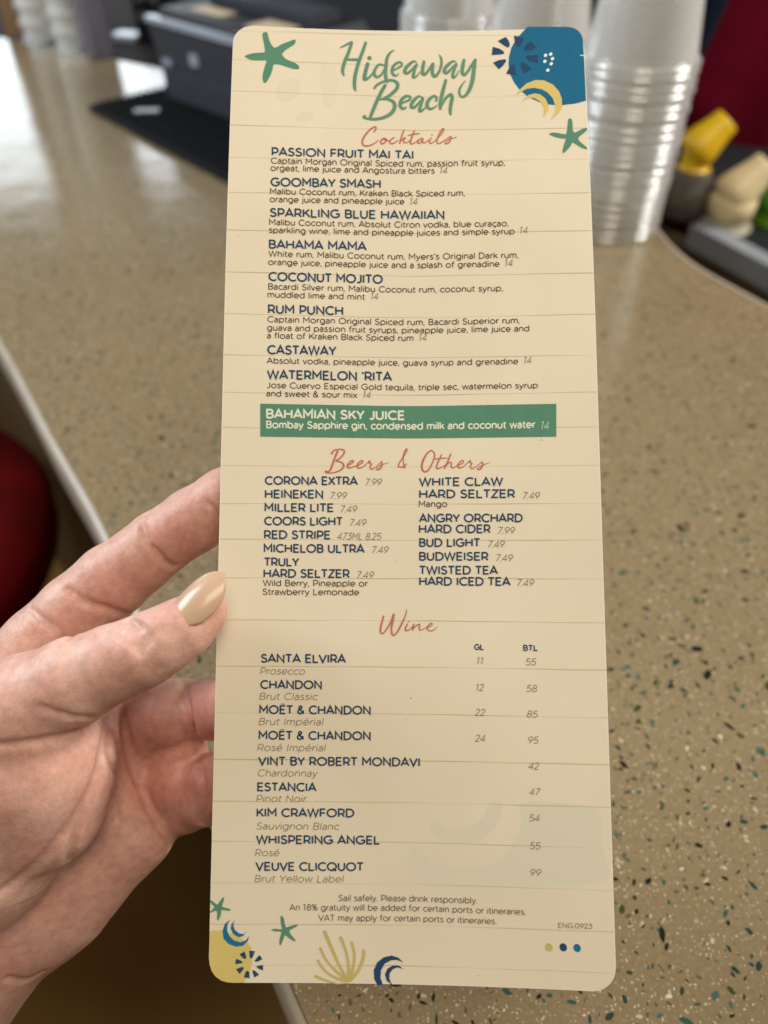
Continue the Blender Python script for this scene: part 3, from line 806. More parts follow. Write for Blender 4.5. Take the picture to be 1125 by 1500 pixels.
g('o', .68, .06, .06, arc(.34, .36, .34, .36, 0, 360))
g('p', .62, .09, .06, [(0, -.26), (0, X_)], arc(.31, .36, .31, .36, 0, 360))
g('q', .62, .06, .09, [(.62, -.26), (.62, X_)], arc(.31, .36, .31, .36, 0, 360))
g('r', .30, .09, .01, [(0, 0), (0, X_)], [(0, .34)] + sp((0, .34), (.06, .55), (.17, .68), (.32, .71)))
g('s', .44, .05, .05, sp((.40, .62), (.30, .70), (.19, .72), (.07, .65), (.06, .53), (.15, .43), (.30, .36), (.42, .27), (.42, .12), (.30, .01), (.17, 0), (0, .10)))
g('t', .34, .03, .03, [(.13, .93), (.13, .20)] + arc(.30, .20, .17, .20, 180, 285), [(0, X_), (.34, X_)])
g('u', .52, .08, .09, [(.52, 0), (.52, X_)], [(0, X_), (0, .30)] + arc(.26, .29, .26, .29, 180, 355) + [(.52, .32)])
g('v', .56, .02, .02, [(0, X_), (.28, 0), (.56, X_)])
g('w', .90, .02, .02, [(0, X_), (.225, 0), (.45, X_), (.675, 0), (.90, X_)])
g('x', .52, .03, .03, [(0, 0), (.51, X_)], [(.01, X_), (.52, 0)])
g('y', .58, .02, .02, [(.0, X_), (.29, .02)], [(.58, X_), (.25, -.10)] + [(.19, -.22), (.10, -.26), (.02, -.23)])
g('z', .48, .05, .05, [(.02, X_), (.48, X_), (0, 0), (.49, 0)])
g('0', .70, .06, .06, arc(.35, .5, .35, .5, 0, 360))
g('1', .20, .04, .24, [(0, .90), (.22, 1), (.22, 0)])
g('2', .58, .06, .06, sp((.02, .78), (.10, .95), (.29, 1), (.50, .90), (.53, .70), (.40, .48), (.20, .24), (0, .02)) + [(0, 0), (.60, 0)])
g('3', .60, .05, .06, [(.04, 1), (.56, 1), (.28, .62)] + sp((.28, .62), (.46, .58), (.59, .44), (.59, .22), (.44, .03), (.26, 0), (.10, .05), (0, .17)))
g('4', .68, .04, .04, [(.50, 0), (.50, 1), (0, .26), (.68, .26)])
g('5', .60, .06, .06, [(.54, 1), (.10, 1), (.06, .53)] + sp((.06, .53), (.24, .60), (.44, .57), (.59, .42), (.58, .18), (.42, .01), (.22, 0), (0, .13)))
g('6', .62, .06, .06, arc(.31, .31, .31, .31, 0, 360), [(.02, .36), (.40, 1)])
g('7', .60, .04, .04, [(0, 1), (.60, 1), (.16, 0)])
g('8', .60, .06, .06, arc(.30, .76, .25, .24, 0, 360), arc(.30, .26, .30, .26, 0, 360))
g('9', .62, .06, .06, arc(.31, .69, .31, .31, 0, 360), [(.60, .64), (.22, 0)])
g('.', .0, .09, .09, [(0, -.04), (0, .09)])
g(',', .02, .08, .09, [(.02, .09), (-.02, -.16)])
g("'", .0, .08, .08, [(0, 1.03), (0, .76)])
g('\u2018', .02, .08, .08, [(.04, 1.03), (0, .90), (0, .78)])
g('&', .70, .06, .05, [(.70, 0)] + sp((.68, .02), (.36, .40), (.16, .68), (.15, .88), (.29, 1), (.43, .90), (.42, .72), (.26, .57), (.06, .42), (0, .22), (.10, .04), (.28, 0), (.48, .10), (.66, .42)))
g('%', .84, .06, .06, arc(.19, .76, .19, .24, 0, 360), arc(.65, .24, .19, .24, 0, 360), [(.70, 1), (.14, 0)])
g(' ', .0, .17, .17)
g('\u00cb', .56, .11, .07, *GL['E'][3], [(.16, 1.20), (.16, 1.31)], [(.42, 1.20), (.42, 1.31)])
g('\u00e9', .62, .06, .05, *GL['e'][3], [(.26, .90), (.44, 1.08)])
g('\u00e7', .52, .06, .04, *GL['c'][3], [(.33, 0), (.31, -.10), (.38, -.16), (.28, -.24)])

def natural(text, track): return sum(GL[c][0] + GL[c][1] + GL[c][2] + track for c in text) - track - GL[text[0]][1] - GL[text[-1]][2]

def text(pr, s, x0, yb, x1, cap, wt, slant=0.0, track=0.09):
    cap *= 1.10
    """set s on the card from pixel x0 to x1, baseline yb at x0, capital height cap px, stroke wt (of the cap height)"""
    sx = (x1 - x0 - wt * cap * 0.9) / max(natural(s, track), 1e-6)
    if len(s) < 3 and natural(s, track) < .2: sx = cap
    x = -GL[s[0]][1]
    f0 = flow(x0, yb)
    for c in s:
        wd, l, r, st = GL[c]
        x += l
        for q in st:
            a = np.asarray(q, float)
            gy = wt / 2 + a[:, 1] * (1 - wt)
            closed = len(a) > 3 and np.hypot(*(a[0] - a[-1])) < 1e-3
            px = x0 + wt * cap * .45 + (x + a[:, 0]) * sx + slant * gy * cap
            py = yb + flow(px, yb) - f0 - gy * cap
            pr.stroke(np.stack([px, py], 1), wt * cap, closed)
        x += wd + r + track

BOLD, BOOK, LITE = 0.180, 0.136, 0.100
def entry(name, lines, desc=(), price=None, bold=I_NAVY, dink=I_BROWN, pink=I_GREY, wt=BOLD, dwt=BOOK, slant=0.0, dcap=8.5, pcap=9.6, dname='description'):
    p = Print(0.070)
    for s, x0, yb, x1, cap in lines: text(p, s, x0, yb, x1, cap, wt)
    root = p.build(name, bold, MENU)
    sub = []
    if desc:
        d = Print(0.070)
        for s, x0, yb, x1 in desc: text(d, s, x0, yb, x1, dcap, dwt, slant)
        o = d.build(dname, dink, MENU); o.parent = root
    for pc in price or ():
        d = Print(0.070)
        s, x0, yb, x1 = pc[:4]
        text(d, s, x0, yb, x1, pcap, LITE, 0.20, 0.10)
        o = d.build('price', pink, MENU); o.parent = root
    return root

E = entry
N1 = 'cocktail_entry'
E(N1, [('PASSION FRUIT MAI TAI', 398.1, 228.6, 605.5, 11.9)], [('Captain Morgan Original Spiced rum, passion fruit syrup,', 397, 240.0, 739.7), ('orgeat, lime juice and Angostura bitters', 396.3, 250.6, 636.7)], [('14', 643, 255.0, 655)])
E(N1, [('GOOMBAY SMASH', 396.4, 273.2, 557.7, 12.2)], [('Malibu Coconut rum, Kraken Black Spiced rum,', 395.6, 284.9, 680.6), ('orange juice and pineapple juice', 395, 296.4, 592.3)], [('14', 599, 300.4, 611)])
E(N1, [('SPARKLING BLUE HAWAIIAN', 395, 318.0, 650.8, 12.2)], [('Malibu Coconut rum, Absolut Citron vodka, blue cura\u00e7ao,', 394.4, 330, 744.8), ('sparkling wine, lime and pineapple juices and simple syrup', 393.8, 341.6, 753.6)], [('14', 760, 342.6, 772.5)])
E(N1, [('BAHAMA MAMA', 394, 364.4, 537.3, 12.3)], [("White rum, Malibu Coconut rum, Myers's Original Dark rum,", 393.3, 376.2, 759.1), ('orange juice, pineapple juice and a splash of grenadine', 393, 388.4, 731.6)], [('14', 738, 390.6, 750.5)])
E(N1, [('COCONUT MOJITO', 393.3, 411.8, 560.7, 12.5)], [('Bacardi Silver rum, Malibu Coconut rum, coconut syrup,', 393, 424.2, 736.4), ('muddled lime and mint', 392, 436, 534.9)], [('14', 542, 439, 553.5)])
E(N1, [('RUM PUNCH', 392.7, 459.6, 502.7, 12.5)], [('Captain Morgan Original Spiced rum, Bacardi Superior rum,', 391.8, 472.2, 761), ('guava and passion fruit syrups, pineapple juice, lime juice and', 391.3, 484.4, 775), ('a float of Kraken Black Spiced rum', 391, 496, 605.6)], [('14', 612.5, 499.6, 624.5)])
E(N1, [('CASTAWAY', 391.5, 519.3, 492.9, 12.8)], [('Absolut vodka, pineapple juice, guava syrup and grenadine', 390.7, 532.7, 759)], [('14', 766, 533.0, 778)])
E(N1, [('WATERMELON \u2018RITA', 391, 555.6, 574.4, 12.8)], [('Jose Cuervo Especial Gold tequila, triple sec, watermelon syrup', 390.4, 568.7, 787.7), ('and sweet & sour mix', 390, 580.9, 523.3)], [('14', 530.5, 583.4, 542.5)])
band = Print(0.050)
xs = np.linspace(381.3, 814.8, 46)
bt = 591.3 + flow(xs, 591) - flow(381, 591) + (xs - 381) / 434 * 0.6; bb = 639.6 + flow(xs, 635) - flow(381, 635) + (xs - 381) / 434 * 0.6
rows = [np.stack([xs, bt + (bb - bt) * k / 4], 1) for k in range(5)]
band.add(np.concatenate(rows), [(r * 46 + i, r * 46 + i + 1, (r + 1) * 46 + i + 1, (r + 1) * 46 + i) for r in range(4) for i in range(45)])
BAND = band.build('highlight_band', I_BAND)
o = E(N1, [('BAHAMIAN SKY JUICE', 390, 613.3, 593.3, 13.2)], [('Bombay Sapphire gin, condensed milk and coconut water', 390, 627.6, 784.7)], [('14', 791, 629.4, 803.5)], bold=I_CREAM, dink=I_CREAM, pink=I_CREAM2, wt=0.195, dwt=0.175, dcap=10.4, pcap=11)
scuffs = Print(0.064)
rs = random.Random(4)
for k in range(26):
    x, y = rs.uniform(400, 805), rs.uniform(598, 634); a = rs.uniform(0.6, 2.2); l = rs.uniform(2, 9)
    scuffs.stroke([(x, y), (x + l * math.cos(a) * .5, y + l * math.sin(a) * .5 + 0.6), (x + l * math.cos(a), y + l * math.sin(a))], rs.uniform(.25, .5))
so = scuffs.build('scuff_mark', mat('scuff_pale', (0.20, 0.33, 0.22), 0.5)); so.parent = BAND
N2 = 'beer_entry'
def beer(nm, x0, yb, x1, pr, px0, px1, more=(), desc=()):
    E(N2, [(nm, x0, yb, x1, 12.0)] + list(more), desc, [(pr, px0, (more[-1][2] if more else yb) + 0.9, px1)] if pr else None, dcap=8.8)
beer('CORONA EXTRA', 388, 710.4, 524.4, '7.99', 534, 558)
beer('HEINEKEN', 388, 730.2, 473.3, '7.99', 482.5, 507)
beer('MILLER LITE', 387.5, 749.9, 489, '7.49', 497.5, 522)
beer('COORS LIGHT', 387, 769.7, 502.4, '7.49', 511, 535.5)
beer('RED STRIPE', 387, 789.6, 484.4, '473ML 8.25', 493.5, 557.5)
beer('MICHELOB ULTRA', 386.4, 809.6, 534.3, '7.49', 543.5, 568)
beer('TRULY', 386.4, 829.6, 438.5, '7.49', 521.5, 546.5, [('HARD SELTZER', 386, 846.4, 512.3, 12.0)], [('Wild Berry, Pineapple or', 385, 858.7, 539), ('Strawberry Lemonade', 384.5, 871.6, 526)])
beer('WHITE CLAW', 613.5, 712.5, 737, '7.49', 764.5, 789.5, [('HARD SELTZER', 614, 730.3, 754.4, 12.0)], [('Mango', 613.5, 743, 655)])
beer('ANGRY ORCHARD', 613.5, 765.6, 765.6, '7.99', 728, 753, [('HARD CIDER', 613.5, 781.4, 718.6, 12.0)])
beer('BUD LIGHT', 614, 801.4, 703.7, '7.49', 713.5, 738)
beer('BUDWEISER', 614, 821.5, 715.5, '7.49', 725, 750)
beer('TWISTED TEA', 613.5, 841.7, 729.6, '7.49', 756, 781, [('HARD ICED TEA', 614, 858, 748, 12.0)])
N3 = 'wine_entry'
def wine(nm, x0, yb, x1, ds, dx0, dyb, dx1, prices):
    E(N3, [(nm, x0, yb, x1, 12.2)], [(ds, dx0, dyb, dx1)], prices, dink=I_GREY, dwt=LITE, slant=0.20, dcap=9.6, pcap=9.6, dname='style_line')
wine('SANTA ELVIRA', 382, 970.9, 507, 'Prosecco', 381, 988, 446, [('11', 697, 973, 705.5), ('55', 769.5, 974.5, 784)])
wine('CHANDON', 381.3, 1009.3, 471.5, 'Brut Classic', 380, 1025, 464.5, [('12', 696, 1012, 707.5), ('58', 770.5, 1013.5, 785.5)])
wine('MO\u00cbT & CHANDON', 380, 1046, 543, 'Brut Imp\u00e9rial', 379, 1062, 472.5, [('22', 695.5, 1048.5, 709.5), ('85', 771, 1051, 786.5)])
wine('MO\u00cbT & CHANDON', 379, 1083.5, 543, 'Ros\u00e9 Imp\u00e9rial', 377, 1100, 475.5, [('24', 695.5, 1086.4, 710.5), ('95', 772.5, 1089, 787.5)])
wine('VINT BY ROBERT MONDAVI', 378, 1121.3, 615, 'Chardonnay', 377, 1137.3, 464.5, [('42', 773.5, 1127, 788.5)])
wine('ESTANCIA', 377, 1159.2, 464, 'Pinot Noir', 375.5, 1174.7, 448.5, [('47', 775, 1164.8, 789.5)])
wine('KIM CRAWFORD', 376, 1196.8, 519, 'Sauvignon Blanc', 375, 1215, 496, [('54', 774.5, 1203, 790)])
wine('WHISPERING ANGEL', 375, 1236.3, 557, 'Ros\u00e9', 373.5, 1254, 408.5, [('55', 775.5, 1243.6, 790.5)])
wine('VEUVE CLICQUOT', 374, 1275.5, 533, 'Brut Yellow Label', 373, 1292, 502, [('99', 775.5, 1283, 791.5)])
p = Print(0.070); text(p, 'GL', 694.5, 952.2, 709, 8.3, 0.20); text(p, 'BTL', 766.3, 953.5, 788, 8.3, 0.20); p.build('column_heading', I_NAVY)
p = Print(0.070)
text(p, 'Sail safely. Please drink responsibly.', 495.8, 1320, 699, 8.8, 0.125)
text(p, 'An 18% gratuity will be added for certain ports or itineraries.', 424, 1333.7, 770, 8.8, 0.125)
text(p, 'VAT may apply for certain ports or itineraries.', 466, 1349, 727, 8.8, 0.125)
p.build('small_print', mat('ink_small_print', (0.15, 0.115, 0.080), 0.5))
p = Print(0.070); text(p, 'ENG.0923', 817.5, 1359, 867.4, 7.2, 0.13); p.build('print_code', I_GREY)

# ------------------------------------------------------------------ brush and script lettering
def brush(pr, strokes, sc, ox, oy, wf=1.0, sub=7):
    for st in strokes:
        a = np.array([(q[0], q[1], q[2] if len(q) > 2 else 14) for q in st], float)
        c = catmull(a, sub)
        P = np.stack([ox + c[:, 0] / sc, oy + c[:, 1] / sc], 1); W = c[:, 2] / sc * wf
        pr.stroke(P, W)
        for e, sgn in ((0, -1), (-1, 1)):        # rounded ends
            r = W[e] / 2
            if r < 0.35: continue
            k = np.linspace(0, 2 * math.pi, 11)[:-1]
            V = [P[e]] + [(P[e][0] + r * math.cos(t), P[e][1] + r * math.sin(t)) for t in k]
            pr.add(V, [(0, i + 1, (i + 1) % 10 + 1) for i in range(10)])
def dot(pr, x, y, r, ry=None, rot=0):
    ry = ry or r
    k = np.linspace(0, 2 * math.pi, 19)[:-1]
    V = [(x, y)] + [(x + r * math.cos(t) * math.cos(rot) - ry * math.sin(t) * math.sin(rot), y + r * math.cos(t) * math.sin(rot) + ry * math.sin(t) * math.cos(rot)) for t in k]
    pr.add(V, [(0, i + 1, (i + 1) % 18 + 1) for i in range(18)])

p = Print(0.070)
brush(p, [[(85,185,18),(150,152,26),(235,112,34)], [(235,122,40),(190,260,45),(140,380,48),(115,470,48),(112,520,42),(130,572,20)],
          [(428,120,38),(390,230,44),(335,380,46),(290,540,48),(275,650,48),(277,740,40),(292,782,16)], [(175,350,30),(320,352,40)],
          [(455,410,50),(430,500,52),(410,600,55),(425,620,48),(470,600,30),(520,545,26),(555,490,26)],
          [(675,428,25),(610,420,30),(560,480,38),(545,550,42),(580,590,36),(640,560,28),(690,480,26)],
          [(815,222,14),(760,260,30),(720,340,42),(705,450,48),(700,550,48),(712,640,44),(728,668,18)],
          [(800,500,22),(850,480,24),(915,440,30),(920,400,32),(870,390,32),(810,440,40),(790,510,42),(810,560,36),(850,572,24),(880,545,14)]], 9.375, 490, 50)
dot(p, 490 + 480 / 9.375, 50 + 330 / 9.375, 3.2)
brush(p, [[(185,290,18),(140,285,34),(60,350,46),(25,420,48),(60,445,40),(120,400,32),(180,335,30)], [(190,325,36),(160,400,42),(145,480,44),(150,505,34),(190,485,22),(235,425,12)],
          [(290,285,40),(275,370,46),(272,450,48),(310,455,40),(370,380,34),(412,320,40),(405,400,46),(415,470,46),(450,485,40),(500,420,34),(530,320,34),(525,240,32),(500,190,12)],
          [(725,285,18),(680,285,34),(600,350,46),(570,420,48),(605,440,40),(660,390,32),(730,320,30)], [(735,320,36),(700,410,42),(685,480,44),(700,505,34),(735,475,20),(770,410,12)],
          [(840,265,42),(825,340,48),(815,430,50),(850,465,42),(905,400,34),(960,310,34),(992,262,36)],
          [(995,262,42),(975,400,54),(955,550,56),(910,680,50),(860,750,38),(808,768,32),(775,715,32),(790,640,28),(855,550,12)]], 9.375, 590, 60)
brush(p, [[(200,172,22),(225,140,26),(300,100,24),(380,90,28),(435,120,34),(430,175,36),(370,235,34),(300,278,28)],
          [(240,285,20),(340,285,28),(400,320,36),(405,380,40),(360,440,38),(270,480,32),(180,490,28),(110,480,24),(90,465,28),(112,455,12)],
          [(310,142,34),(260,230,36),(210,340,36),(165,450,34),(155,482,24)],
          [(470,330,18),(520,310,20),(565,285,24),(565,258,24),(520,255,28),(475,300,36),(465,350,36),(490,382,28),(520,372,18),(528,360,8)],
          [(690,262,14),(650,258,26),(595,310,36),(580,360,36),(610,370,28),(660,320,24),(700,275,24)], [(700,280,28),(680,340,32),(665,395,34),(675,410,26),(705,390,18),(740,350,10)],
          [(835,300,24),(840,265,26),(805,255,28),(755,300,36),(742,350,36),(770,385,28),(815,370,18),(845,345,10)],
          [(935,90,30),(905,200,36),(880,310,38),(878,380,32)], [(885,370,16),(930,280,26),(985,235,30),(1000,270,36),(985,350,36),(980,410,34),(985,442,22)]], 7.031, 520, 105)
p.build('title_lettering', I_GREENL)
p = Print(0.070)
brush(p, [[(195,95),(215,60,16),(205,40,16),(150,75,18),(90,150,19),(75,205,19),(95,235,17),(150,235,15),(210,205,12),(238,180,10)],
          [(290,160),(265,190,16),(275,215,16),(305,205),(325,175),(310,160,12),(292,168,12),(335,185,10),(372,178,10)],
          [(405,155,12),(385,160,12),(360,190,15),(365,212,15),(400,210,12),(440,180,10)], [(505,72,12),(480,140,17),(460,212,15)],
          [(460,200,12),(500,160,12),(520,155,12),(500,180,14),(510,205,14),(540,200,10),(570,175,9)], [(610,85,14),(585,150,17),(570,205,17),(590,217,14),(630,195,10),(650,175,9)], [(545,130,9),(600,118,14),(665,110,9)],
          [(690,155,12),(660,175,15),(645,205,15),(670,208,12),(700,165,12),(695,200,14),(720,205,12),(760,175,9)], [(785,155,13),(765,195,15),(785,212,12),(830,180,10)],
          [(830,180,10),(880,125,12),(912,75,15),(905,60,14),(880,90,15),(850,160,15),(845,205,14),(870,212,12),(930,175,10)],
          [(930,175,10),(985,140,12),(985,165,15),(965,205,15),(935,215,14),(930,200,12),(970,170,10),(1045,148,7)]], 7.031, 520, 180, 0.95)
dot(p, 520 + 793 / 7.031, 180 + 125 / 7.031, 1.1)
p.build('section_heading', I_RED)
p = Print(0.070)
brush(p, [[(130,115,22),(150,80,15),(215,65,15),(270,75,19),(270,115,19),(225,170,17),(180,200,15),(235,215,17),(268,250,21),(255,290,21),(200,325,17),(120,345,12),(65,340,15),(58,325,22),(85,328,12)],
          [(195,90,24),(160,180,22),(120,290,22),(95,330,22)], [(315,255,12),(370,225,15),(380,200,15),(350,205,15),(315,250,19),(320,282,17),(370,275,13),(440,250,12)],
          [(440,255,12),(490,220,15),(490,200,15),(460,208,15),(430,250,19),(440,285,17),(490,275,13),(550,225,10)],
          [(550,225,10),(575,205,17),(565,225,13),(595,235,15),(580,275,17),(600,300,15),(650,270,10),(715,210,12)],
          [(715,210,15),(720,245,17),(700,290,19),(670,305,17),(655,295,12),(700,255,10),(795,222,7)],
          [(985,285,17),(970,200,13),(975,120,13),(1000,65,15),(1015,70,15),(990,125,13),(940,200,15),(910,260,15),(930,275,15),(980,265,15),(1010,235,10)]], 8.036, 470, 650)
brush(p, [[(270,85,17),(215,130,21),(165,230,25),(155,310,23),(190,355,21),(240,330,19),(290,240,17),(315,160,17),(305,105,15),(275,85,15)],
          [(405,140,15),(370,210,19),(340,290,19),(350,315,17),(400,300,13),(460,265,10)], [(315,195,12),(390,185,15),(475,180,10)], [(520,130,17),(485,220,19),(440,315,17)],
          [(450,290,15),(500,240,15),(530,240,15),(525,285,17),(545,305,15),(600,280,10)], [(605,280,10),(670,245,15),(680,215,15),(650,220,15),(610,270,19),(625,305,17),(680,290,13),(740,235,10)],
          [(740,235,10),(770,215,17),(760,235,13),(790,248,15),(770,290,17),(795,318,15),(850,280,10),(920,230,12)],
          [(920,230,15),(930,260,17),(905,310,19),(875,328,17),(862,312,12),(905,280,10),(1015,238,7)]], 8.654, 600, 650)
p.build('section_heading', I_RED)
p = Print(0.070)
brush(p, [[(172,180,26),(150,260,26),(125,370,26),(130,425,24),(160,440,20),(220,370,22),(280,270,26),(322,165,32)], [(325,155,34),(305,260,34),(290,370,28),(300,445,26),(325,465,24),(380,410,26),(440,300,26),(490,190,18),(515,110,14),(518,75,8)],
          [(530,295,16),(500,360,24),(510,395,22),(550,385,16),(600,340,14)], [(625,300,22),(605,385,22)], [(610,375,20),(650,330,18),(700,300,18),(712,310,22),(705,360,22),(725,388,18),(770,370,14),(830,335,12)],
          [(830,345,12),(880,325,16),(900,290,18),(870,290,16),(835,335,22),(830,375,22),(870,400,18),(930,380,14),(985,330,7)]], 10.227, 545, 885)
dot(p, 545 + 545 / 10.227, 885 + 262 / 10.227, 1.1)
p.build('section_heading', I_RED)

# ------------------------------------------------------------------ printed pictures
def pic(name, polys, sc, ox, oy, m, h=0.055, smooth=True, parent=None):
    pr = Print(h)
    for q in polys:
        a = np.asarray(q, float)
        if smooth: a = catmull(a, 4, True)
        pr.fill(np.stack([ox + a[:, 0] / sc, oy + a[:, 1] / sc], 1))
    return pr.build(name, m, parent)
pic('starfish', [[(95,590),(140,565),(240,540),(360,530),(425,520),(420,430),(400,320),(388,240),(400,205),(435,192),(470,210),(490,290),(520,370),(590,450),(700,395),(830,345),(920,315),(932,360),(890,410),(780,480),(715,545),(730,590),(790,645),(900,690),(970,730),(995,775),(970,803),(880,795),(760,755),(650,725),(570,730),(555,800),(520,900),(470,990),(430,1030),(400,1005),(390,920),(410,820),(440,720),(455,670),(430,655),(320,660),(210,650),(130,620)]], 11.25, 350, 30, I_GREEN)
pic('starfish', [[(205,515),(250,485),(360,487),(480,510),(540,515),(565,470),(580,340),(595,215),(630,190),(670,220),(685,330),(690,440),(730,480),(800,450),(900,400),(972,388),(985,420),(920,490),(840,550),(800,605),(840,670),(930,745),(982,795),(960,825),(860,790),(760,730),(680,690),(640,760),(570,840),(505,900),(475,880),(490,790),(525,680),(545,610),(470,605),(350,580),(250,545)]], 14.06, 790, 160, I_GREEN)
pic('starfish', [[(56,142),(75,142),(110,170),(140,185),(170,145),(205,105),(212,125),(195,185),(195,210),(240,225),(285,240),(270,255),(220,250),(185,250),(175,300),(150,360),(135,340),(135,270),(115,255),(70,275),(56,270),(90,235),(105,210),(75,180)]], 7.5, 300, 1300, I_GREEN, 0.060)
pic('starfish', [[(728,462),(780,452),(845,455),(835,390),(833,320),(848,310),(868,340),(880,400),(895,435),(950,420),(1015,405),(1018,420),(970,450),(930,475),(950,520),(995,575),(985,590),(930,560),(885,525),(865,560),(840,625),(822,628),(822,570),(840,500),(830,485),(770,480)]], 7.5, 300, 1300, I_GREEN)
pic('sea_patch', [[(440,66),(520,66),(620,66),(720,66),(800,66),(846,66),(880,69),(916,79),(950,97),(978,122),(997,150),(1008,182),(1013,215),(1015,262),(1020,340),(1026,450),(1031,560),(1037,690),(1043,826),(940,855),(800,872),(700,870),(630,860),(560,840),(450,790),(360,715),(300,635),(260,550),(245,450),(250,370),(275,280),(320,200),(380,130)]], 7.031, 710, 30, I_BLUE, 0.040, False)
pic('sun_petal', [[(133,212),(218,170),(240,200),(255,230),(257,262),(243,280),(225,275),(190,255)], [(82,272),(150,290),(190,315),(203,332),(195,345),(150,352),(72,358)], [(85,435),(150,408),(205,400),(222,408),(215,430),(190,465),(145,505)],
    [(220,550),(245,500),(265,468),(290,452),(308,465),(316,510),(322,565),(270,558)], [(405,550),(380,505),(365,455),(370,435),(390,432),(420,440),(485,500)], [(552,355),(548,400),(545,438),(480,425),(435,402),(420,382),(435,362)],
    [(470,215),(505,248),(535,280),(480,310),(415,315),(400,305),(405,280),(430,245)], [(300,160),(350,165),(400,180),(385,230),(360,265),(340,270),(318,245),(308,210)]], 7.031, 710, 30, I_NAVY2, 0.055, False)
pr = Print(0.055)
for x, y in ((627,360),(680,348),(620,422),(698,395),(685,447),(650,513)): dot(pr, 710 + x / 7.031, 30 + y / 7.031, 2.7, 2.2, 2.4)
pr.build('white_dot_cluster', I_WHITE)
pr = Print(0.055); pr.stroke([(710 + 985 / 7.031, 30 + 360 / 7.031), (710 + 1024 / 7.031, 30 + 362 / 7.031)], 1.3); pr.build('edge_nick', I_WHITE)
pic('crescent', [[(325,768),(360,715),(430,650),(520,615),(610,618),(700,660),(765,730),(795,810),(795,890),(765,945),(680,1025),(720,950),(725,870),(700,800),(650,745),(590,710),(510,695),(430,705),(370,740)]], 7.031, 710, 30, I_YEL, 0.060, False)
pic('crescent', [[(370,865),(400,810),(450,770),(510,752),(570,762),(625,805),(655,870),(650,930),(595,1005),(612,950),(605,890),(570,835),(510,800),(450,795),(400,825)]], 7.031, 710, 30, I_YEL, 0.060, False)
pic('sand_patch', [[(54,480),(110,470),(190,475),(300,510),(400,560),(470,610),(510,660),(522,740),(515,840),(495,920),(465,985),(425,1046),(330,1044),(250,1042),(180,1022),(115,975),(75,915),(55,850),(51,750),(51,600)]], 7.5, 300, 1300, I_YEL, 0.040, False)
pic('crescent', [[(280,348),(220,400),(195,480),(205,560),(260,620),(340,650),(420,640),(470,590),(490,530),(450,580),(390,600),(320,580),(270,530),(245,470),(250,400)]], 7.5, 300, 1300, I_BLUE2, 0.055, False)
pic('crescent', [[(335,355),(295,400),(285,450),(310,510),(370,545),(420,535),(465,470),(430,510),(380,505),(335,470),(315,425),(320,380)]], 7.5, 300, 1300, I_BLUE2, 0.055, False)
pic('sun_petal', [[(380,735),(435,700),(458,760),(450,785),(425,780)], [(488,692),(552,698),(525,770),(505,778),(492,760)], [(548,805),(565,780),(600,740),(635,785),(590,810),(555,815)], [(560,865),(640,848),(640,912),(590,890)], [(522,905),(545,910),(597,955),(545,990),(528,940)], [(428,985),(450,925),(470,912),(490,930),(492,998)], [(342,895),(410,870),(430,880),(420,905),(382,950)], [(345,780),(410,810),(415,830),(333,842)]], 7.5, 300, 1300, I_NAVY2, 0.055, False)
pr = Print(0.055)
brush(pr, [[(180,105,38),(250,270,36),(330,450,30),(400,580,40)], [(345,165,34),(395,290,26),(425,450,30),(425,590,40)], [(458,215,26),(485,340,28),(470,480,28),(430,590,40)], [(582,295,30),(575,380,34),(520,510,32),(440,600,44)], [(135,275,28),(200,400,24),(320,530,28),(410,600,40)], [(110,400,26),(190,510,26),(300,580,28),(410,610,40)], [(85,560,28),(180,600,26),(300,635,14),(360,635,10)]], 7.031, 450, 1350)
pr.build('coral_sprig', I_YEL2)
pic('crescent', [[(725,655),(690,590),(685,500),(720,420),(790,365),(870,348),(940,370),(990,420),(930,395),(870,395),(800,430),(760,500),(755,580),(780,650)]], 7.031, 450, 1350, I_NAVY2, 0.055, False)
pic('crescent', [[(880,655),(820,610),(800,545),(825,485),(880,450),(940,450),(995,490),(930,470),(880,490),(850,530),(845,580),(860,625),(886,655)]], 7.031, 450, 1350, I_NAVY2, 0.055, False)
for x, y, m in ((804, 1387.5, I_YEL2), (825, 1387.5, I_NAVY2), (845.3, 1388.5, I_BLUE2)):
    pr = Print(0.055); dot(pr, x, y, 6.2, 5.3, 1.1); pr.build('colour_dot', m)
# the planks printed behind the words, and the back of the sheet showing through
pr = Print(0.012); rs = random.Random(7)
for x, y, wd in ((620,52,1.0),(600,97,.9),(600,142,.7),(600,190.7,1.0),(600,236.5,.8),(600,286,1.1),(600,342,1.1),(600,404.4,1.2),(600,465.5,1.1),(600,524,1.2),(600,579,1.2),(600,629,1.0),(600,684,.7),(600,738.5,1.2),(600,791.6,1.2),(600,847.5,1.4),(600,909.3,1.4),(600,977.3,1.4),(600,1046,1.3),(600,1114.2,1.5),(600,1175.5,1.3),(600,1234,1.3),(600,1295,.8),(600,1355,1.3),(600,1415,1.1)):
    xl = np.interp(y, [60, 233, 681, 1326, 1450], [341.5, 334.2, 325, 308, 306]); xr = np.interp(y, [60, 233, 450, 900, 1400], [853.5, 861.5, 871, 886.5, 900.5])
    xx = np.linspace(xl, xr, 70)
    yy = y + flow(xx, y) - flow(x, y) + np.array([0.18 * math.sin(q * 0.05 + y) for q in xx])
    ww = wd * np.clip(0.62 + 0.55 * np.sin(xx * 0.021 + y * 1.7) * np.sin(xx * 0.006 + y), 0.22, 1.1)
    pr.stroke(np.stack([xx, yy], 1), ww)
pr.build('plank_lines', I_PLANK)
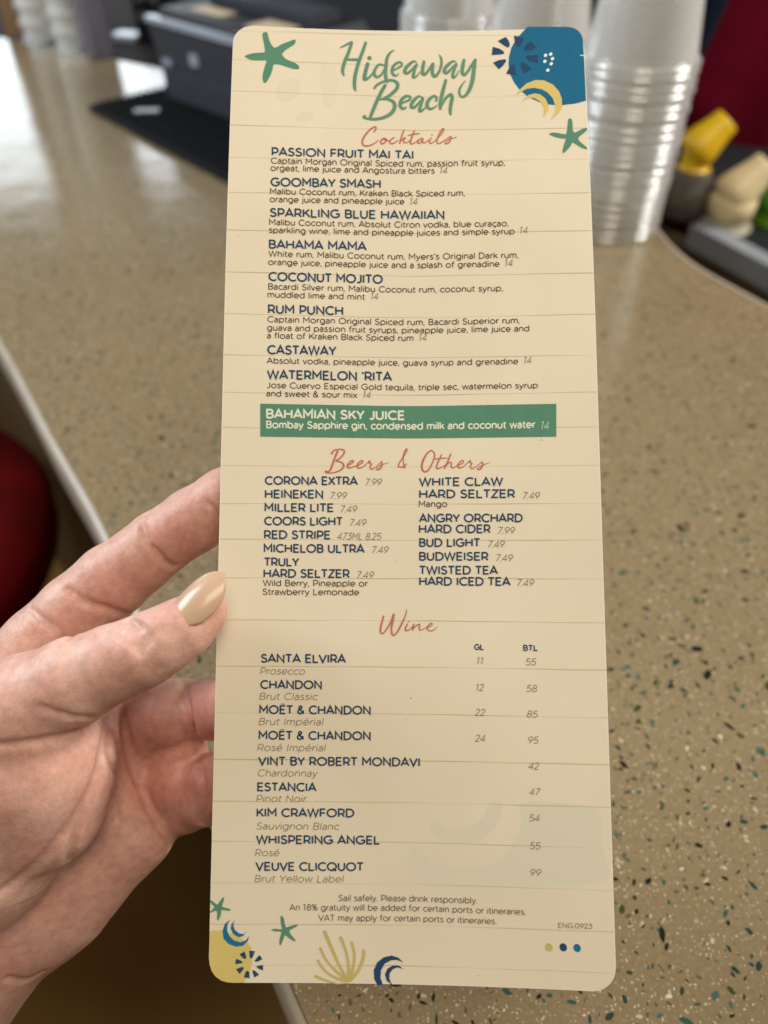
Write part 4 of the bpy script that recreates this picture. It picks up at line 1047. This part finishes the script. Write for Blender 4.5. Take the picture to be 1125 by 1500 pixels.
for poly in ([(600,1255),(607,1240),(640,1265),(690,1272),(730,1262),(752,1235),(765,1205),(765,1176),(840,1178),(880,1190),(882,1240),(885,1290),(760,1298),(640,1300),(602,1280)], [(630,1212),(636,1224),(652,1233),(675,1236),(700,1232),(720,1217),(733,1196),(735,1180),(728,1174),(716,1176),(710,1192),(698,1206),(680,1213),(660,1214),(645,1208),(636,1205)]):
    pic('show_through', [poly], 1, 0, 0, I_GHOST, 0.006)
for poly in ([(470,95),(488,92),(494,120),(490,150),(478,158),(470,130)], [(410,120),(435,115),(438,138),(418,150),(405,140)], [(436,166),(458,164),(455,176),(436,178)]):
    pic('show_through', [poly], 1, 0, 0, I_GHOST2, 0.006)

pr = Print(0.074); rs = random.Random(11)
for k in range(34):
    x, y = rs.uniform(350, 860), rs.uniform(60, 1420); dot(pr, x, y, rs.uniform(.25, .75), rs.uniform(.25, .6), rs.uniform(0, 3))
dot(pr, 602, 1022.5, 1.1, 0.8, .4); dot(pr, 793, 644.5, 1.4, .6, 0.0); dot(pr, 700, 1429, .9)
pr.build('dust_specks', mat('speck_brown', (0.30, 0.22, 0.13), 0.7))

# ------------------------------------------------------------------ the hand: one continuous skin from a blended distance field
def K(px, py, z): return np.array(((px - CX) / F * z, (CY - py) / F * z, float(z)))
VOX = 0.72
LO = np.array((-172.0, -205.0, 186.0)); HI = np.array((-14.0, 24.0, 276.0))
DIM = np.ceil((HI - LO) / VOX).astype(int) + 1
def axes(): return [LO[i] + VOX * np.arange(DIM[i]) for i in range(3)]
GXA, GYA, GZA = axes()
BIG = 9.0
def field(prims, k):
    """smooth union of round cones ('c', a, b, ra, rb) and ellipsoids ('e', centre, radii, R)"""
    D = np.full(DIM, BIG, np.float32)
    for p in prims:
        pad = BIG
        if p[0] == 'c':
            a, b, ra, rb = p[1], p[2], p[3], p[4]
            lo = np.minimum(a - ra, b - rb) - pad; hi = np.maximum(a + ra, b + rb) + pad
        else:
            lo = p[1] - max(p[2]) - pad; hi = p[1] + max(p[2]) + pad
        i0 = np.clip(((lo - LO) / VOX).astype(int), 0, DIM); i1 = np.clip(((hi - LO) / VOX).astype(int) + 2, 0, DIM)
        if np.any(i1 <= i0): continue
        sl = tuple(slice(i0[i], i1[i]) for i in range(3))
        X = GXA[sl[0]][:, None, None].astype(np.float32); Y = GYA[sl[1]][None, :, None].astype(np.float32); Z = GZA[sl[2]][None, None, :].astype(np.float32)
        if p[0] == 'c':
            d = b - a; dd = float(d @ d)
            t = np.clip(((X - a[0]) * d[0] + (Y - a[1]) * d[1] + (Z - a[2]) * d[2]) / dd, 0, 1)
            q = np.sqrt((X - a[0] - t * d[0]) ** 2 + (Y - a[1] - t * d[1]) ** 2 + (Z - a[2] - t * d[2]) ** 2) - (ra + (rb - ra) * t)
        else:
            Rm = p[3]; r = p[2]
            u = [((X - p[1][0]) * Rm[i][0] + (Y - p[1][1]) * Rm[i][1] + (Z - p[1][2]) * Rm[i][2]) for i in range(3)]
            k0 = np.sqrt((u[0] / r[0]) ** 2 + (u[1] / r[1]) ** 2 + (u[2] / r[2]) ** 2)
            k1 = np.sqrt((u[0] / r[0] ** 2) ** 2 + (u[1] / r[1] ** 2) ** 2 + (u[2] / r[2] ** 2) ** 2)
            q = k0 * (k0 - 1) / np.maximum(k1, 1e-6)
        D[sl] = smin(D[sl], q, k)
    return D
def smin(a, b, k):
    h = np.maximum(k - np.abs(a - b), 0) / k
    return np.minimum(a, b) - h * h * k * 0.25
def smax(a, b, k): return -smin(-a, -b, k)
def chain(J): return [('c', J[i][0], J[i + 1][0], J[i][1], J[i + 1][1]) for i in range(len(J) - 1)]
def rot(ax, ay):
    ax = np.asarray(ax, float); ax /= np.linalg.norm(ax); ay = np.asarray(ay, float); ay -= ax * (ay @ ax); ay /= np.linalg.norm(ay)
    return np.array([ax, ay, np.cross(ax, ay)])

#HANDDEF
thumb = chain([(K(286, 907, 201.0), 6.6), (K(268, 920, 199.5), 7.5), (K(238, 938, 199), 8.5), (K(207, 955, 199.5), 9.3), (K(165, 972, 200.5), 9.9), (K(110, 997, 202), 11.5), (K(40, 1035, 205), 14.0), (K(-40, 1080, 211), 17)])
thumb.append(('c', K(300, 895, 202.3), K(275, 915, 201), 5.8, 7.0))
palm = [('c', K(-30, 1080, 214), K(60, 1130, 213), 17, 16.5), ('c', K(60, 1130, 213), K(70, 1190, 215), 16.5, 13.5), ('c', K(60, 1120, 213), K(-20, 1240, 219), 15, 18),
        ('c', K(-20, 1240, 222), K(-90, 1380, 234), 19, 21),
        ('c', K(150, 1120, 241), K(120, 1230, 243), 11, 13), ('c', K(120, 1230, 243), K(30, 1330, 240), 13, 18.5), ('c', K(195, 1215, 241), K(95, 1310, 240), 10.5, 15.0),
        ('c', K(30, 1320, 240), K(-70, 1420, 242), 18.5, 20.5), ('c', K(60, 1040, 236), K(-60, 1200, 240), 13, 17), ('c', K(140, 1060, 240), K(20, 1180, 240), 11, 16),
        ('c', K(-70, 1410, 240), K(-190, 1600, 246), 22, 25), ('c', K(-60, 1390, 234), K(-190, 1600, 244), 19, 24), ('c', K(-190, 1600, 246), K(-330, 1840, 262), 25, 29)]
palm += [('c', K(145, 1062, 240), K(176, 1168, 241), 8.0, 8.5), ('c', K(176, 1168, 241), K(202, 1220, 242), 8.5, 8.0)]
index = chain([(K(0, 1008, 237), 13.4), (K(62, 945, 235), 12.2), (K(112, 896, 234), 11.6), (K(165, 850, 233), 11.2), (K(206, 819, 232.5), 10.2), (K(232, 797, 232), 9.9), (K(285, 762, 230), 9.8), (K(330, 731, 229), 9.1), (K(375, 705, 228), 8.5), (K(425, 682, 227.2), 6.8)])
middle = chain([(K(160, 1082, 249), 10.8), (K(212, 1064, 244), 11.0), (K(248, 1045, 240), 10.6), (K(262, 1040, 241), 9.8)]) + chain([(K(276, 1040, 243), 9.2), (K(312, 1038, 236), 9.2), (K(345, 1034, 228), 8.8), (K(385, 1025, 219.5), 7.8), (K(418, 1018, 216.8), 6.4)])
middle.append(('c', K(190, 1112, 249), K(262, 1096, 243), 9.6, 9.0))
ring = chain([(K(182, 1160, 250), 10.8), (K(232, 1152, 245.5), 11.0), (K(266, 1144, 242), 10.6), (K(280, 1146, 243), 9.8)]) + chain([(K(290, 1147, 244), 9.2), (K(315, 1147, 236), 9.0), (K(350, 1145, 226), 8.4), (K(385, 1138, 217.5), 7.4), (K(415, 1132, 215.2), 6.0)])
pinky = chain([(K(195, 1200, 253), 9.6), (K(236, 1192, 250), 8.8), (K(272, 1180, 243), 8.2), (K(300, 1172, 236), 7.6), (K(335, 1165, 228), 7.0), (K(365, 1160, 224), 6.0)])
#ENDDEF
Dp = field(palm, 9.0)
Dt = field(thumb, 2.5)
D = smin(Dp, Dt, 7.0)
Dpi = Dp
fing = [field(q, 1.6) for q in (index, middle, ring, pinky)]
Dall = D
for q, k in zip(fing, (4.5, 1.6, 1.6, 2.0)):
    one = smin(Dp, q, k)
    Dall = smin(Dall, one, 1.6)
D = Dall
del fing, Dp, Dt, Dpi, Dall

def sample(P):
    q = (np.asarray(P) - LO) / VOX; i = np.clip(q.astype(int), 0, DIM - 2); f = q - i
    r = 0
    for dx in (0, 1):
        for dy in (0, 1):
            for dz in (0, 1):
                wt = (f[..., 0] if dx else 1 - f[..., 0]) * (f[..., 1] if dy else 1 - f[..., 1]) * (f[..., 2] if dz else 1 - f[..., 2])
                r = r + wt * D[i[..., 0] + dx, i[..., 1] + dy, i[..., 2] + dz]
    return r
def hit(px, py, z0=187.0, z1=275.0):     # first skin point seen along a photograph pixel
    zs = np.arange(z0, z1, 0.3)
    P = np.stack([(px - CX) / F * zs, (CY - py) / F * zs, zs], 1)
    s = sample(P); k = np.argmax(s < 0)
    return P[k] if s[k] < 0 else None
def crease(pts, r=0.45, depth=0.35, k=1.2, minz=187.0):
    """a fold line pressed into the skin along photograph pixels"""
    C = catmull(pts, 6)
    H3 = [hit(x, y, minz) for x, y in C]
    H3 = [h for h in H3 if h is not None]
    n = len(H3)
    if n > 4:
        A = np.array(H3)
        for _ in range(6): A[1:-1, 2] = (A[:-2, 2] + 2 * A[1:-1, 2] + A[2:, 2]) / 4
        H3 = list(A)
    pr = []
    for i in range(n - 1):
        if np.linalg.norm(H3[i + 1] - H3[i]) > 7: continue
        t = math.sin(math.pi * (i + 0.5) / n) ** 0.5
        pr.append(('c', H3[i] + np.array((0, 0, -depth + r * (1 - t))), H3[i + 1] + np.array((0, 0, -depth + r * (1 - t))), r * t + .1, r * t + .1))
    return pr
def press(prims, k):
    global D
    if not prims: return
    lo = np.min([np.minimum(p[1], p[2]) for p in prims], 0) - 4; hi = np.max([np.maximum(p[1], p[2]) for p in prims], 0) + 4
    i0 = np.clip(((lo - LO) / VOX).astype(int), 0, DIM); i1 = np.clip(((hi - LO) / VOX).astype(int) + 2, 0, DIM)
    sl = tuple(slice(i0[i], i1[i]) for i in range(3))
    E_ = field(prims, 0.5)[sl]
    D[sl] = smax(D[sl], -E_, k)
#CREASES
CREASES = [
    ([(208, 768), (216, 792), (232, 812), (252, 832)], 0.75, 0.2, 1.6), ([(226, 800), (242, 822), (258, 828)], 0.45, 0.15, 1.0),
    ([(98, 864), (130, 884), (160, 893), (190, 902)], 0.8, 0.25, 1.8), ([(44, 892), (62, 908), (80, 922), (100, 938)], 0.7, 0.2, 1.5),
    ([(306, 735), (316, 748), (323, 760)], 0.6, 0.2, 1.2),
    ([(170, 917), (182, 932), (198, 946), (208, 960)], 0.65, 0.1, 1.1), ([(180, 912), (193, 923), (206, 937), (214, 950)], 0.75, 0.1, 1.1), ([(192, 908), (206, 916), (217, 930), (222, 942)], 0.6, 0.1, 1.1), ([(176, 914), (190, 909), (202, 916), (206, 922)], 0.5, 0.1, .9),
    ([(0, 1091), (40, 1088), (85, 1080), (125, 1066), (152, 1048)], 0.7, 0.25, 1.8), ([(152, 1048), (154, 1075), (150, 1110), (138, 1150), (118, 1188), (88, 1230), (45, 1275), (0, 1308)], 1.0, 0.35, 2.4),
    ([(176, 1032), (182, 1068), (192, 1110), (210, 1160), (230, 1205), (250, 1240)], 1.1, 0.2, 1.8),
    ([(158, 1060), (160, 1100), (168, 1150), (170, 1200)], 0.7, 0.2, 2.0), ([(140, 1130), (128, 1180), (108, 1230), (100, 1262)], 0.6, 0.15, 2.2),
    ([(60, 1035), (100, 1048), (140, 1052)], 0.4, 0.1, 1.4), ([(10, 1432), (40, 1436), (62, 1424)], 0.5, 0.15, 1.4),
    ([(264, 992), (272, 1020), (279, 1055), (288, 1092)], 1.0, 0.3, 1.8), ([(290, 1104), (296, 1140), (297, 1175), (294, 1205)], 1.0, 0.3, 1.8),
]
#ENDCREASES
for pts, r, dep, k in CREASES: press(crease(pts, r, dep, k), k)

def surface_nets(D):
    ins = D < 0
    nx, ny, nz = D.shape
    cs = np.zeros((nx - 1, ny - 1, nz - 1), np.int8)
    for dx in (0, 1):
        for dy in (0, 1):
            for dz in (0, 1):
                cs += ins[dx:nx - 1 + dx, dy:ny - 1 + dy, dz:nz - 1 + dz]
    act = (cs > 0) & (cs < 8)
    I = np.argwhere(act); idx = np.full(act.shape, -1, np.int64); idx[act] = np.arange(len(I))
    S_ = np.zeros((len(I), 3)); N0 = np.zeros(len(I))
    cor = [(a, b, c) for a in (0, 1) for b in (0, 1) for c in (0, 1)]
    val = {c: D[I[:, 0] + c[0], I[:, 1] + c[1], I[:, 2] + c[2]] for c in cor}
    for c in cor:
        for ax in range(3):
            if c[ax]: continue
            c2 = list(c); c2[ax] = 1; c2 = tuple(c2)
            a, b = val[c], val[c2]
            x = (a < 0) != (b < 0)
            t = np.where(x, a / np.where(x, a - b, 1), 0)
            p = np.zeros((len(I), 3)); p[:] = c; p[:, ax] += t
            S_ += np.where(x[:, None], p, 0); N0 += x
    V = LO + VOX * (I + S_ / N0[:, None])
    Fc = []
    for ax in range(3):
        b, c = (ax + 1) % 3, (ax + 2) % 3
        s0 = [slice(None)] * 3; s1 = [slice(None)] * 3
        s0[ax] = slice(0, -1); s1[ax] = slice(1, None)
        ch = ins[tuple(s0)] != ins[tuple(s1)]
        E_ = np.argwhere(ch)
        ok = np.all((E_[:, [b, c]] > 0), 1) & (E_[:, b] < D.shape[b] - 1) & (E_[:, c] < D.shape[c] - 1)
        E_ = E_[ok]
        fl = ins[E_[:, 0], E_[:, 1], E_[:, 2]]
        q = []
        for db, dc in ((-1, -1), (0, -1), (0, 0), (-1, 0)):
            e = E_.copy(); e[:, b] += db; e[:, c] += dc
            q.append(idx[e[:, 0], e[:, 1], e[:, 2]])
        q = np.stack(q, 1); q[~fl] = q[~fl][:, ::-1]
        Fc.append(q)
    return V, np.concatenate(Fc)
# close the field at the box's faces so the forearm ends in a cap
for ax in range(3):
    for e in (0, -1):
        s = [slice(None)] * 3; s[ax] = e; D[tuple(s)] = np.maximum(D[tuple(s)], 0.4)
HV, HF = surface_nets(D)
HF = HF[(HF >= 0).all(1)]
def laplace(V, Fq, it, lam):
    n = len(V); e = np.concatenate([Fq[:, [0, 1]], Fq[:, [1, 2]], Fq[:, [2, 3]], Fq[:, [3, 0]]])
    e = np.unique(np.sort(e, 1), axis=0)
    deg = np.bincount(e.ravel(), minlength=n).astype(float)
    for i in range(it):
        A = np.zeros_like(V)
        for k in range(3):
            A[:, k] = np.bincount(e[:, 0], V[e[:, 1], k], n) + np.bincount(e[:, 1], V[e[:, 0], k], n)
        V = V + (lam if i % 2 == 0 else -lam * 1.03) * (A / np.maximum(deg, 1)[:, None] - V)
    return V
HV = laplace(HV, HF, 10, 0.55)
HAND = empty('person', w(K(60, 1130, 225)[None] / 1000)[0], 'left hand with pale polished thumbnail gripping the left edge of the menu card', 'person')
hand = mesh('hand', w(HV / 1000), HF, M_SKIN, HAND, True)
# blood in pads, joints and palm heel, plus shade painted into the curled fingers
flush_shade = np.zeros(len(HV))
for px, py, z, r, a in ((300, 915, 203, 9, .7), (260, 825, 226, 13, .55), (165, 850, 222, 15, .4), (100, 900, 222, 12, .3), (300, 770, 226, 16, .6), (215, 870, 226, 14, .5), (225, 1080, 234, 16, .9), (250, 1150, 234, 18, .9), (300, 1040, 228, 14, .9), (305, 1150, 228, 13, .9), (262, 1195, 236, 12, .8),
                        (150, 1250, 236, 26, .35), (60, 1370, 232, 24, .40), (60, 1110, 200, 22, .25), (195, 1000, 194, 10, .3), (120, 880, 224, 12, .25), (20, 1200, 205, 20, .2)):
    c = K(px, py, z); d = np.linalg.norm(HV - c, axis=1)
    flush_shade = np.maximum(flush_shade, a * np.exp(-(d / r) ** 2 * 1.2))
at = hand.data.attributes.new('flush_shade', 'FLOAT', 'POINT'); at.data.foreach_set('value', flush_shade.astype(np.float32))

# thumbnail: an almond shell over the thumb's end
def build_nail():
    B, Tp = K(255, 909, 193.0), K(328, 839, 197.5)
    a = Tp - B; Ln = np.linalg.norm(a); a /= Ln
    n = np.array((-0.34, 0.30, -0.89)); n -= a * (n @ a); n /= np.linalg.norm(n)
    b = np.cross(a, n)
    R0 = 7.2; nt, nw = 36, 18
    V, Fc = [], []
    for side in (0, 1):
        for i in range(nt + 1):
            t = i / nt
            wdt = np.interp(t, [0, .04, .12, .25, .45, .65, .8, .92, 1], [.10, .34, .60, .80, .88, .80, .60, .32, .05])
            lift = 0.9 * math.sin(math.pi * min(t * 1.02, 1)) * 1.15 - 0.35 * (1 - t)
            for k in range(nw + 1):
                ph = wdt * (2 * k / nw - 1)
                p = B + a * (Ln * t) + n * (R0 * (math.cos(ph) - 1) + lift + 0.35) + b * (R0 * math.sin(ph)) - n * (0.55 * side)
                V.append(p)
    m = (nt + 1) * (nw + 1)
    for i in range(nt):
        for k in range(nw):
            q = (i * (nw + 1) + k, i * (nw + 1) + k + 1, (i + 1) * (nw + 1) + k + 1, (i + 1) * (nw + 1) + k)
            Fc.append(q); Fc.append(tuple(x + m for x in q[::-1]))
    rim = [k for k in range(nw + 1)] + [i * (nw + 1) + nw for i in range(1, nt + 1)] + [nt * (nw + 1) + k for k in range(nw - 1, -1, -1)] + [i * (nw + 1) for i in range(nt - 1, 0, -1)]
    for i in range(len(rim)):
        p, q = rim[i], rim[(i + 1) % len(rim)]; Fc.append((q, p, p + m, q + m))
    o = mesh('thumbnail', w(np.array(V) / 1000), Fc, M_NAIL, HAND, True)
    bm = bmesh.new(); bm.from_mesh(o.data); bmesh.ops.recalc_face_normals(bm, faces=bm.faces); bm.to_mesh(o.data); bm.free()
    for p in o.data.polygons: p.use_smooth = True
build_nail()
